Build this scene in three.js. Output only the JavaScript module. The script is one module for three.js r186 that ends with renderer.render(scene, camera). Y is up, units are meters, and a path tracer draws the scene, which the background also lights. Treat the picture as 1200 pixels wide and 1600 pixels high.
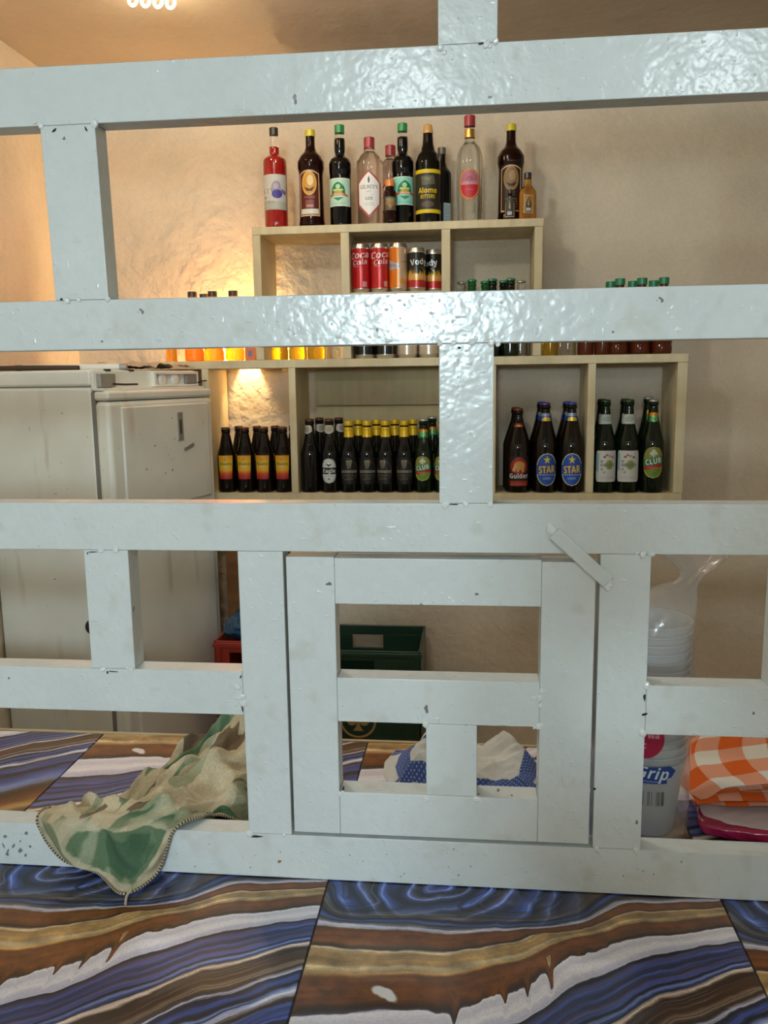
import * as THREE from 'three';
import { RoundedBoxGeometry } from 'three/addons/geometries/RoundedBoxGeometry.js';
import { mergeGeometries } from 'three/addons/utils/BufferGeometryUtils.js';
import { MarchingCubes } from 'three/addons/objects/MarchingCubes.js';
import { RectAreaLightUniformsLib } from 'three/addons/lights/RectAreaLightUniformsLib.js';

// ---------------------------------------------------------------- camera, lights, exposure
const EYE = 1.535;                       // eye height; most heights below are given from the eye: Y(h)
const Y = h => EYE + h;
const scene = new THREE.Scene();
scene.background = new THREE.Color(0, 0, 0);
const camera = new THREE.PerspectiveCamera(62.63, 1200 / 1600, 0.05, 30);
camera.rotation.order = 'YXZ';
camera.rotation.set(-0.15699, 0.10525, -0.01323);
camera.position.set(0, EYE, 0.825);
const renderer = new THREE.WebGLRenderer({ antialias: true });
renderer.toneMapping = THREE.LinearToneMapping;
renderer.toneMappingExposure = 1.0;
renderer.shadowMap.enabled = true;
RectAreaLightUniformsLib.init();
const LIGHT = {
  panel: { color: [0.7, 0.91, 1.0], nits: 106, glow: 30 },        // wall panel at the far end of the customer room
  hall: { color: [0.8, 0.95, 1.0], cd: 1.0, glow: 30 },          // two ceiling bulbs in the customer room
  bar: { color: [1.0, 0.82, 0.64], cd: 0.21, glow: 16 },           // ceiling bulb near the shelf
  aisle: { color: [0.92, 1.0, 0.95], cd: 0.85, glow: 16 },          // ceiling bulb over the bar aisle
  coil: { color: [1.0, 0.8, 0.5], cd: 0.2, glow: 2.6 },           // spiral tube on the bar ceiling
  shelf: { color: [1.0, 0.71, 0.36], cd: 0.62, glow: 26 },         // bare bulb behind the juice bottles
};

// ---------------------------------------------------------------- helpers
let seed = 7;
const rnd = () => { seed = (seed * 1664525 + 1013904223) >>> 0; return seed / 4294967296; };
const rr = (a, b) => a + (b - a) * rnd();
const lerp = (a, b, t) => a + (b - a) * t;
const clamp = (x, a = 0, b = 1) => Math.min(b, Math.max(a, x));
const sstep = (a, b, x) => { const t = clamp((x - a) / (b - a)); return t * t * (3 - 2 * t); };
function hash(x, y, s = 0) { let h = (x * 374761393 + y * 668265263 + s * 974634777) | 0; h = Math.imul(h ^ (h >>> 13), 1274126177); h ^= h >>> 16; return (h >>> 0) / 4294967296; }
function noise(x, y, s = 0, px = 0, py = 0) {        // value noise, optional period
  const xi = Math.floor(x), yi = Math.floor(y), fx = x - xi, fy = y - yi;
  const u = fx * fx * (3 - 2 * fx), v = fy * fy * (3 - 2 * fy);
  const w = (a, b) => hash(px ? ((a % px) + px) % px : a, py ? ((b % py) + py) % py : b, s);
  return lerp(lerp(w(xi, yi), w(xi + 1, yi), u), lerp(w(xi, yi + 1), w(xi + 1, yi + 1), u), v);
}
function fbm(x, y, o = 4, s = 0, px = 0, py = 0) { let a = 0, k = 0.5, n = 0; for (let i = 0; i < o; i++) { a += k * noise(x, y, s + i, px, py); n += k; x *= 2; y *= 2; px *= 2; py *= 2; k *= 0.5; } return a / n; }
const used = {};
function numbered(n) { if (used[n] === undefined) { used[n] = 0; return n; } used[n]++; return n + '_' + String(used[n]).padStart(3, '0'); }
function tag(o, label, category, group, kind) { o.userData.label = label; if (category) o.userData.category = category; if (group) o.userData.group = group; if (kind) o.userData.kind = kind; return o; }
function thing(name, label, category, pos = [0, 0, 0], turn = 0, group) { const g = new THREE.Group(); g.name = numbered(name); g.position.set(...pos); g.rotation.y = turn; tag(g, label, category, group); scene.add(g); return g; }
function part(name, geo, mat, parent, label) { const m = new THREE.Mesh(geo, mat); m.name = name; if (label) m.userData.label = label; parent.add(m); return m; }
function struct(name, geo, mat, label, category = 'wall') { const m = new THREE.Mesh(geo, mat); m.name = name; m.userData = { kind: 'structure', label, category }; scene.add(m); return m; }
function dup(src, pos, turn, label) { const c = src.clone(); c.name = numbered(src.name.replace(/_\d{3}$/, '')); c.position.set(...pos); c.rotation.y = turn; c.userData = { ...src.userData, label }; scene.add(c); return c; }
function metreUV(g, s = 1, ou = 0, ov = 0) {          // planar uv in metres by the dominant normal
  const p = g.attributes.position, n = g.attributes.normal, uv = new Float32Array(p.count * 2);
  for (let i = 0; i < p.count; i++) {
    const ax = Math.abs(n.getX(i)), ay = Math.abs(n.getY(i)), az = Math.abs(n.getZ(i));
    let u, v; if (az >= ax && az >= ay) { u = p.getX(i); v = p.getY(i); } else if (ax >= ay) { u = p.getZ(i); v = p.getY(i); } else { u = p.getX(i); v = p.getZ(i); }
    uv[2 * i] = u * s + ou; uv[2 * i + 1] = v * s + ov;
  }
  g.setAttribute('uv', new THREE.BufferAttribute(uv, 2)); return g;
}
function rbox(x0, x1, y0, y1, z0, z1, r = 0.002, seg = 2) { const g = new RoundedBoxGeometry(x1 - x0, y1 - y0, z1 - z0, seg, r); g.translate((x0 + x1) / 2, (y0 + y1) / 2, (z0 + z1) / 2); return metreUV(g); }
function box(x0, x1, y0, y1, z0, z1) { const g = new THREE.BoxGeometry(x1 - x0, y1 - y0, z1 - z0); g.translate((x0 + x1) / 2, (y0 + y1) / 2, (z0 + z1) / 2); return metreUV(g); }
function merge(list) { return mergeGeometries(list.map(g => { const q = g.index ? g.toNonIndexed() : g; for (const k of Object.keys(q.attributes)) if (!['position', 'normal', 'uv'].includes(k)) q.deleteAttribute(k); return q; })); }
function lathe(pts, seg = 32) { return new THREE.LatheGeometry(pts.map(p => new THREE.Vector2(Math.max(p[0], 0.00005), p[1])), seg); }
function smoothProfile(pts, n = 40) { const c = new THREE.CatmullRomCurve3(pts.map(p => new THREE.Vector3(p[0], p[1], 0)), false, 'catmullrom', 0.2); return c.getPoints(n).map(v => [Math.max(v.x, 0.00005), v.y]); }
function tube(pts, r, seg = 60, rad = 8, closed = false) { return new THREE.TubeGeometry(new THREE.CatmullRomCurve3(pts.map(p => new THREE.Vector3(...p)), closed), seg, r, rad, closed); }
function canvasTex(w, h, draw) { const c = document.createElement('canvas'); c.width = w; c.height = h; const x = c.getContext('2d'); draw(x, w, h); const t = new THREE.CanvasTexture(c); t.colorSpace = THREE.SRGBColorSpace; t.magFilter = THREE.LinearFilter; t.anisotropy = 8; return t; }
function dataTex(w, h, fn, srgb = true) { const d = new Uint8Array(w * h * 4); for (let y = 0; y < h; y++) for (let x = 0; x < w; x++) { const c = fn(x / w, y / h, x, y), i = (y * w + x) * 4; d[i] = clamp(c[0], 0, 255); d[i + 1] = clamp(c[1], 0, 255); d[i + 2] = clamp(c[2], 0, 255); d[i + 3] = 255; } const t = new THREE.DataTexture(d, w, h); if (srgb) t.colorSpace = THREE.SRGBColorSpace; t.magFilter = THREE.LinearFilter; t.minFilter = THREE.LinearMipmapLinearFilter; t.generateMipmaps = true; t.wrapS = t.wrapT = THREE.RepeatWrapping; t.needsUpdate = true; return t; }
function rep(t, sx, sy) { const c = t.clone(); c.wrapS = c.wrapT = THREE.RepeatWrapping; c.repeat.set(sx, sy); c.needsUpdate = true; return c; }
const mix3 = (a, b, t) => [lerp(a[0], b[0], t), lerp(a[1], b[1], t), lerp(a[2], b[2], t)];
const S = (o) => new THREE.MeshStandardMaterial(o);
const P = (o) => new THREE.MeshPhysicalMaterial(o);
const lin = (r, g, b) => new THREE.Color().setRGB(r, g, b);

// ---------------------------------------------------------------- surface materials
const stuccoBump = dataTex(512, 512, (u, v) => { const a = fbm(u * 14, v * 14, 5, 3, 14, 14), b = Math.abs(fbm(u * 7 + a * 0.6, v * 7, 4, 9, 7, 7) - 0.5) * 2; const k = 255 * clamp(a * 0.6 + b * 0.4); return [k, k, k]; }, false);
const stuccoMap = dataTex(512, 512, (u, v) => { const a = fbm(u * 5, v * 5, 4, 21, 5, 5), b = noise(u * 200, v * 200, 5, 200, 200); const t = 0.9 + 0.12 * a + 0.03 * (b - 0.5); return [231 * t, 213 * t, 188 * t]; });
const M = {};
M.wall = S({ map: rep(stuccoMap, 0.9, 0.9), bumpMap: rep(stuccoBump, 2.4, 2.4), bumpScale: 0.006, roughness: 0.82 });
M.ceiling = S({ map: rep(stuccoMap, 0.6, 0.6), bumpMap: rep(stuccoBump, 1.2, 1.2), bumpScale: 0.003, roughness: 0.85, color: lin(0.76, 0.75, 0.77) });
M.floor = S({ color: lin(0.3, 0.26, 0.22), map: rep(stuccoMap, 1.5, 1.5), roughness: 0.5 });
M.hallwall = S({ color: lin(0.3, 0.27, 0.24), map: rep(stuccoMap, 0.7, 0.7), roughness: 0.8 });
const paintMap = dataTex(1024, 1024, (u, v) => {
  const a = fbm(u * 8, v * 8, 4, 31, 8, 8), b = fbm(u * 60, v * 60, 3, 37, 60, 60); let t = 0.965 + 0.045 * (a - 0.5) + 0.025 * (b - 0.5); let c = [233 * t, 236 * t, 234 * t];
  const g = fbm(u * 22 + 5, v * 22, 3, 41, 22, 22); if (g > 0.66) c = mix3(c, [200, 194, 182], clamp((g - 0.66) * 4) * 0.35);
  const q = noise(u * 130, v * 130, 47, 130, 130); if (q > 0.985) c = mix3(c, [120, 112, 104], (q - 0.985) * 40);
  const ch = fbm(u * 36 + 0.3, v * 36, 3, 53, 36, 36); if (ch > 0.875) c = mix3(c, [128, 124, 120], clamp((ch - 0.845) * 40));
  return c;
});
const paintBump = dataTex(1024, 1024, (u, v) => { const a = fbm(u * 26, v * 26, 4, 61, 26, 26), b = fbm(u * 90, v * 90, 2, 67, 90, 90), d = noise(u * 120, v * 120, 71, 120, 120); const k = 255 * clamp(0.45 * a + 0.2 * b + (d > 0.9 ? (d - 0.9) * 4 : 0)); return [k, k, k]; }, false);
M.paint = P({ map: rep(paintMap, 2, 2), bumpMap: rep(paintBump, 2, 2), bumpScale: 0.0013, roughness: 0.2, color: lin(0.87, 0.905, 0.94) });
M.weld = P({ roughness: 0.25, clearcoat: 0.8, clearcoatRoughness: 0.1, color: lin(0.74, 0.77, 0.78) });
M.chip = S({ color: lin(0.022, 0.02, 0.02), roughness: 0.8 });
M.chipGrey = S({ color: lin(0.2, 0.21, 0.22), roughness: 0.7 });
M.rust = S({ color: lin(0.33, 0.17, 0.06), roughness: 0.9 });
const creamMap = dataTex(512, 512, (u, v) => { const a = fbm(u * 30, v * 4, 4, 73, 30, 4), b = fbm(u * 7, v * 7, 3, 79, 7, 7); const t = 0.93 + 0.1 * (a - 0.5) + 0.12 * (b - 0.5); return [228 * t, 212 * t, 172 * t]; });
M.cream = S({ map: rep(creamMap, 2, 2), roughness: 0.55, bumpMap: rep(stuccoBump, 4, 4), bumpScale: 0.0012 });
M.plank = S({ map: rep(creamMap, 2, 2), color: lin(0.85, 0.82, 0.76), roughness: 0.7 });

// ---------------------------------------------------------------- the room
const WX0 = -1.385, WX1 = 1.55, WZ0 = -2.08, WZ1 = 4.2, CY = 1.0;
struct('floor', box(WX0 - 0.1, WX1 + 0.1, -0.1, 0, WZ0 - 0.1, WZ1 + 0.1), M.floor, 'cement floor under the bar and customer room', 'floor');
struct('ceiling', box(WX0 - 0.1, WX1 + 0.1, Y(CY), Y(CY) + 0.1, WZ0 - 0.1, WZ1 + 0.1), M.ceiling, 'plain painted ceiling above the bar', 'ceiling');
{
  const g = new THREE.BoxGeometry(WX1 - WX0 + 0.2, Y(CY), 0.1, 1, 1, 1); g.translate((WX0 + WX1) / 2, Y(CY) / 2, WZ0 - 0.05); metreUV(g);
  struct('wall_back', g, M.wall, 'rough cream plaster wall behind the bottle shelf');
}
struct('wall_left', box(WX0 - 0.1, WX0, 0, Y(CY), WZ0, WZ1), M.wall, 'plaster side wall beside the refrigerators');
struct('wall_right', box(WX1, WX1 + 0.1, 0, Y(CY), WZ0, WZ1), M.wall, 'plaster side wall on the far right');
struct('wall_front', box(WX0, WX1, 0, Y(CY), WZ1, WZ1 + 0.1), M.hallwall, 'wall at the far end of the customer room');

// ---------------------------------------------------------------- lamps
function lamp(pos, L, size) { const l = new THREE.PointLight(lin(...L.color), L.cd, 0, 2); l.position.set(...pos); l.shadow.radius = size; l.castShadow = true; l.name = 'lamp_light'; return l; }
function glowMat(L) { return S({ color: lin(0.9, 0.9, 0.9), emissive: lin(...L.color), emissiveIntensity: L.glow, roughness: 0.4 }); }
const bulbProfile = smoothProfile([[0, -0.062], [0.018, -0.058], [0.029, -0.042], [0.03, -0.026], [0.022, -0.008], [0.0145, 0.004], [0.0135, 0.012]], 26);
M.socket = S({ color: lin(0.75, 0.74, 0.7), roughness: 0.5 });
M.brass = S({ color: lin(0.75, 0.56, 0.25), metalness: 1, roughness: 0.3 });
function ceilingBulb(label, x, z, L) {
  const t = thing('ceiling_bulb', label, 'lamp', [x, Y(CY), z]);
  part('ceiling_rose', lathe([[0, -0.018], [0.034, -0.018], [0.042, -0.006], [0.042, 0], [0, 0]]), M.socket, t);
  part('socket', lathe([[0, -0.058], [0.017, -0.058], [0.019, -0.02], [0.019, -0.016], [0, -0.016]]), M.socket, t);
  const b = part('bulb', lathe(bulbProfile), glowMat(L), t); b.position.y = -0.066;
  const l = lamp([0, -0.1, 0], L, 2); t.add(l); return t;
}
ceilingBulb('white bulb on the customer room ceiling, nearer the left wall', -0.22, 2.2, LIGHT.hall);
ceilingBulb('white bulb on the customer room ceiling, nearer the right wall', 0.8, 2.2, LIGHT.hall);
ceilingBulb('warm bulb on the ceiling in front of the bottle shelf', -0.33, -1.22, LIGHT.bar);
ceilingBulb('cool bulb on the ceiling over the aisle behind the counter', -0.5, -0.55, LIGHT.aisle);
{
  const t = thing('wall_light_panel', 'white square light panel on the far wall of the customer room', 'lamp', [-0.35, Y(0.4), WZ1]);
  part('housing', rbox(-0.28, 0.28, -0.16, 0.16, -0.04, 0, 0.006), M.socket, t);
  part('diffuser', box(-0.26, 0.26, -0.14, 0.14, -0.044, -0.038), glowMat({ ...LIGHT.panel }), t);
  const a = new THREE.RectAreaLight(lin(...LIGHT.panel.color), LIGHT.panel.nits, 0.52, 0.28); a.position.set(0, 0, -0.05); a.rotation.y = 0; a.name = 'panel_light'; t.add(a);
}
{ // spiral tube hanging at the bar ceiling, its lower loops in view
  const t = thing('spiral_lamp', 'pale yellow glowing spiral tube lamp at the top edge above the bar', 'lamp', [-0.81, Y(CY), -1.41], 0.3);
  part('socket', lathe([[0, -0.03], [0.022, -0.03], [0.026, 0], [0, 0]]), M.socket, t);
  const pts = []; for (let i = 0; i <= 90; i++) { const a = i / 90 * Math.PI * 2 * 4; pts.push([lerp(-0.062, 0.062, i / 90) + 0.017 * Math.sin(a), -0.042 + 0.019 * Math.cos(a), 0.007 * Math.sin(a)]); }
  part('spiral_tube', tube(pts, 0.0042, 260, 8), glowMat(LIGHT.coil), t);
  t.add(lamp([0, -0.066, 0.0], LIGHT.coil, 2.5));
}

// ---------------------------------------------------------------- counter with marbled tiles
const TX = 0.41, TZ = 0.46, CTOP = Y(-0.535);
const KU = [0, 0.16, 0.31, 0.47, 0.62, 0.79, 1];
const KZ = [[-0.16, -0.15, -0.15, -0.155, -0.17, -0.19, -0.2], [0.074, 0.077, 0.076, 0.06, 0.033, 0.011, 0.003], [0.198, 0.187, 0.18, 0.148, 0.096, 0.066, 0.046], [0.255, 0.243, 0.217, 0.187, 0.134, 0.093, 0.067], [0.345, 0.32, 0.28, 0.238, 0.197, 0.145, 0.105], [0.48, 0.46, 0.42, 0.38, 0.33, 0.26, 0.2], [0.62, 0.6, 0.57, 0.53, 0.48, 0.42, 0.36]];
function kAt(k, u) { for (let i = 0; i < 6; i++) if (u <= KU[i + 1]) { const t = (u - KU[i]) / (KU[i + 1] - KU[i]); const s = t * t * (3 - 2 * t) * 0.4 + t * 0.6; return lerp(KZ[k][i], KZ[k][i + 1], s); } return KZ[k][6]; }
const C = { navy: [22, 25, 44], blue: [66, 88, 168], lblue: [126, 146, 206], white: [248, 243, 254], lav: [212, 208, 232], brown: [112, 62, 20], dbrown: [58, 36, 22], tan: [184, 148, 96], grey: [92, 88, 92], pink: [232, 208, 196], purple: [84, 78, 128] };
function ramp(st, t) { for (let i = 0; i < st.length - 1; i++) if (t <= st[i + 1][0]) return mix3(st[i][1], st[i + 1][1], sstep(st[i][0], st[i + 1][0], t)); return st[st.length - 1][1]; }
const RAMPS = [
  [[0, C.navy], [0.2, C.blue], [0.3, C.navy], [0.42, C.blue], [0.5, C.navy], [0.6, C.lblue], [0.66, C.blue], [0.72, C.navy], [0.8, C.grey], [0.85, [90, 66, 48]], [0.88, C.navy], [0.92, C.blue], [0.945, [52, 50, 60]], [0.965, C.grey], [0.985, C.lav], [1, C.lav]],
  [[0, C.lav], [0.035, C.brown], [0.22, [126, 72, 28]], [0.27, C.dbrown], [0.295, [214, 196, 166]], [0.32, C.tan], [0.46, [170, 134, 84]], [0.5, [214, 196, 160]], [0.56, C.tan], [0.62, C.brown], [0.76, [124, 70, 26]], [0.86, C.brown], [0.955, C.dbrown], [0.985, [70, 66, 90]], [1, C.white]],
  [[0, C.white], [0.2, [226, 220, 236]], [0.55, C.white], [0.8, C.lav], [0.93, C.lav], [0.97, C.navy], [1, C.navy]],
  [[0, C.navy], [0.1, C.purple], [0.22, C.blue], [0.3, [40, 42, 74]], [0.4, C.blue], [0.47, [38, 40, 72]], [0.56, C.purple], [0.66, C.blue], [0.73, C.navy], [0.8, C.lblue], [0.86, C.blue], [0.91, C.navy], [0.945, C.pink], [1, C.pink]],
  [[0, C.pink], [0.05, C.dbrown], [0.2, [72, 46, 28]], [0.27, [150, 128, 108]], [0.3, C.dbrown], [0.37, C.lav], [0.4, C.navy], [0.48, C.blue], [0.55, C.navy], [0.6, C.lblue], [0.68, C.lav], [0.74, C.dbrown], [0.8, C.blue], [0.88, [54, 66, 128]], [0.95, C.blue], [1, C.navy]],
  [[0, C.navy], [0.15, C.blue], [0.3, C.lblue], [0.45, C.dbrown], [0.6, C.brown], [0.75, C.tan], [0.9, C.dbrown], [1, C.blue]],
];
function marble(u, v) {
  let zm = -0.05 + v * TZ - 0.06;                       // metres along the counter, tile front row frame
  const ux = u * 0.41;
  zm += 0.010 * (fbm(u * 5, zm * 9, 3, 81) - 0.5) + 0.0045 * (fbm(u * 22, zm * 40, 3, 83) - 0.5);
  const swirl = sstep(0.075, 0.02, zm) * sstep(0.0, 0.06, u) * sstep(0.75, 0.45, u);
  let uu = clamp(u + 0.0 * swirl), zz = zm;
  if (swirl > 0) { const cx = 0.27, cz = -0.005, dx = (u - cx) * 1.4, dz = (zm - cz) * 4.6, r = Math.hypot(dx, dz); zz = lerp(zm, 0.075 - r * 0.3 + 0.02 * (fbm(u * 7, zm * 22, 3, 85) - 0.5), swirl * 0.85); }
  { const dd = zz - kAt(2, uu), dr = sstep(0.22, 0.36, u) * sstep(0.74, 0.62, u); if (dd > -0.02 && dd < 0.035) zz -= dr * (0.026 * Math.pow(noise(u * 58 + 0.4 * fbm(zz * 60, u * 9, 2, 80), 0.5, 88), 7) * 2.2 + 0.006 * (fbm(u * 70, 2.2, 3, 90) - 0.45)) * sstep(0.036, 0.02, dd); }
  let k = 0; while (k < 5 && zz > kAt(k + 1, uu)) k++;
  const a = kAt(k, uu), b = kAt(k + 1, uu); let t = clamp((zz - a) / (b - a));
  if (k === 1) { const rag = fbm(u * 38, 3.1, 3, 87); const spike = Math.pow(noise(u * 46 + 0.5, 0, 88), 6); t = clamp(t - (t > 0.85 ? 0.05 * (rag - 0.4) + 0.22 * spike : 0) * sstep(0.3, 0.5, u) * (u < 0.72 ? 1 : 0.15)); }
  t = clamp(t + 0.035 * (fbm(u * 6 + zz * 10, zz * 120, 3, 89) - 0.5));
  let c = ramp(RAMPS[k], t);
  if (swirl > 0.02) { const dx = (u - 0.27) * 1.25 + 0.06 * (fbm(u * 6, zm * 18, 3, 86) - 0.5), dz = (zm - 0.0) * 3.8 + 0.16 * (fbm(u * 5 + 3, zm * 14, 3, 84) - 0.5), r = Math.hypot(dx, dz) * 6.4 + 0.5 * fbm(u * 6, zm * 18, 3, 82); const q = r - Math.floor(r); const cc = ramp([[0, C.navy], [0.16, [40, 52, 106]], [0.3, C.blue], [0.38, C.lblue], [0.42, C.blue], [0.52, C.navy], [0.6, [30, 32, 52]], [0.68, [70, 60, 56]], [0.74, C.blue], [0.8, [150, 162, 210]], [0.87, [46, 58, 118]], [1, C.navy]], q); c = mix3(c, cc, swirl * sstep(0.07, 0.05, zm)); }
  if (k === 1) { const mt = fbm(u * 30, zm * 90, 4, 99); c = c.map(q => q * (0.72 + 0.56 * mt)); }
  const streak = fbm(u * 4 + 2, (k + t) * 26, 3, 91); const amp = k === 2 ? 0.1 : 0.42; c = c.map(q => q * (1 + amp * (streak - 0.5)));
  const fine = noise((k + t) * 130 + u * 3, u * 7, 93); if (k === 0 || k === 3 || k === 4) { if (fine > 0.74) c = mix3(c, [176, 184, 220], (fine - 0.74) * 1.9); const f5 = fbm(u * 3 + 1.5 * fbm(u * 5, zz * 30, 2, 94), (k + t) * 44, 3, 96); c = c.map(q => q * (0.62 + 0.76 * f5)); const f6 = noise((k + t) * 74 + 2.6 * fbm(u * 4, zz * 24, 2, 98), u * 2.5, 92); if (f6 < 0.16) c = mix3(c, [24, 26, 42], 0.6); }
  const g = noise(u * 420, v * 420, 95); c = c.map(q => q * (0.95 + 0.1 * g));
  const sd = Math.hypot((u - 0.19) / 0.028, (zm - 0.165 - 0.2 * (u - 0.19)) / 0.007); if (sd < 1.2) c = mix3(c, [235, 232, 238], sstep(1.2, 0.8, sd + 0.5 * (fbm(u * 60, v * 60, 2, 97) - 0.5)));
  return c;
}
const marbleMap = dataTex(1400, 1400, marble);
marbleMap.wrapS = marbleMap.wrapT = THREE.ClampToEdgeWrapping;
M.tile = P({ map: marbleMap, roughness: 0.32, clearcoat: 0.25, clearcoatRoughness: 0.28 });
M.grout = S({ color: lin(0.06, 0.05, 0.045), roughness: 0.9 });
M.edge = S({ color: lin(0.52, 0.42, 0.25), roughness: 0.5 });
M.counterbase = S({ color: lin(0.55, 0.5, 0.43), roughness: 0.85, map: rep(stuccoMap, 1, 1) });
{
  const t = thing('bar_counter', 'bar counter topped with blue, brown and white marbled tiles', 'counter', [0, 0, 0]);
  const zb = -0.356, zf = 0.33;
  part('counter_base', box(WX0 + 0.002, WX1 - 0.002, 0.002, CTOP - 0.014, zb + 0.01, zf - 0.03), M.counterbase, t);
  part('mortar_bed', box(WX0 + 0.002, WX1 - 0.002, CTOP - 0.014, CTOP - 0.0016, zb + 0.004, zf - 0.004), M.grout, t);
  part('edge_trim', rbox(WX0 + 0.002, WX1 - 0.002, CTOP - 0.02, CTOP + 0.0012, zb - 0.003, zb + 0.0035, 0.001), M.edge, t, 'thin tan edging strip along the back of the counter');
  for (let i = -3; i <= 4; i++) for (const row of [0, 1]) {
    const x0 = Math.max(-0.153 + i * TX + 0.0009, WX0 + 0.003), x1 = Math.min(-0.153 + (i + 1) * TX - 0.0009, WX1 - 0.003);
    if (x1 - x0 < 0.02) continue;
    const o = row ? -0.11 : -0.57, z0 = Math.max(o, zb + 0.004) + 0.0009, z1 = Math.min(o + TZ, zf) - 0.0009;
    const g = new RoundedBoxGeometry(x1 - x0, 0.0125, z1 - z0, 2, 0.0009); g.translate((x0 + x1) / 2, CTOP - 0.0062, (z0 + z1) / 2);
    const p = g.attributes.position, uv = new Float32Array(p.count * 2); const tx0 = -0.153 + i * TX;
    for (let k = 0; k < p.count; k++) { uv[2 * k] = clamp((p.getX(k) - tx0) / TX, 0.001, 0.999); uv[2 * k + 1] = clamp((p.getZ(k) - o) / TZ, 0.001, 0.999); }
    g.setAttribute('uv', new THREE.BufferAttribute(uv, 2)); part('tile', g, M.tile, t);
  }
}

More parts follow.
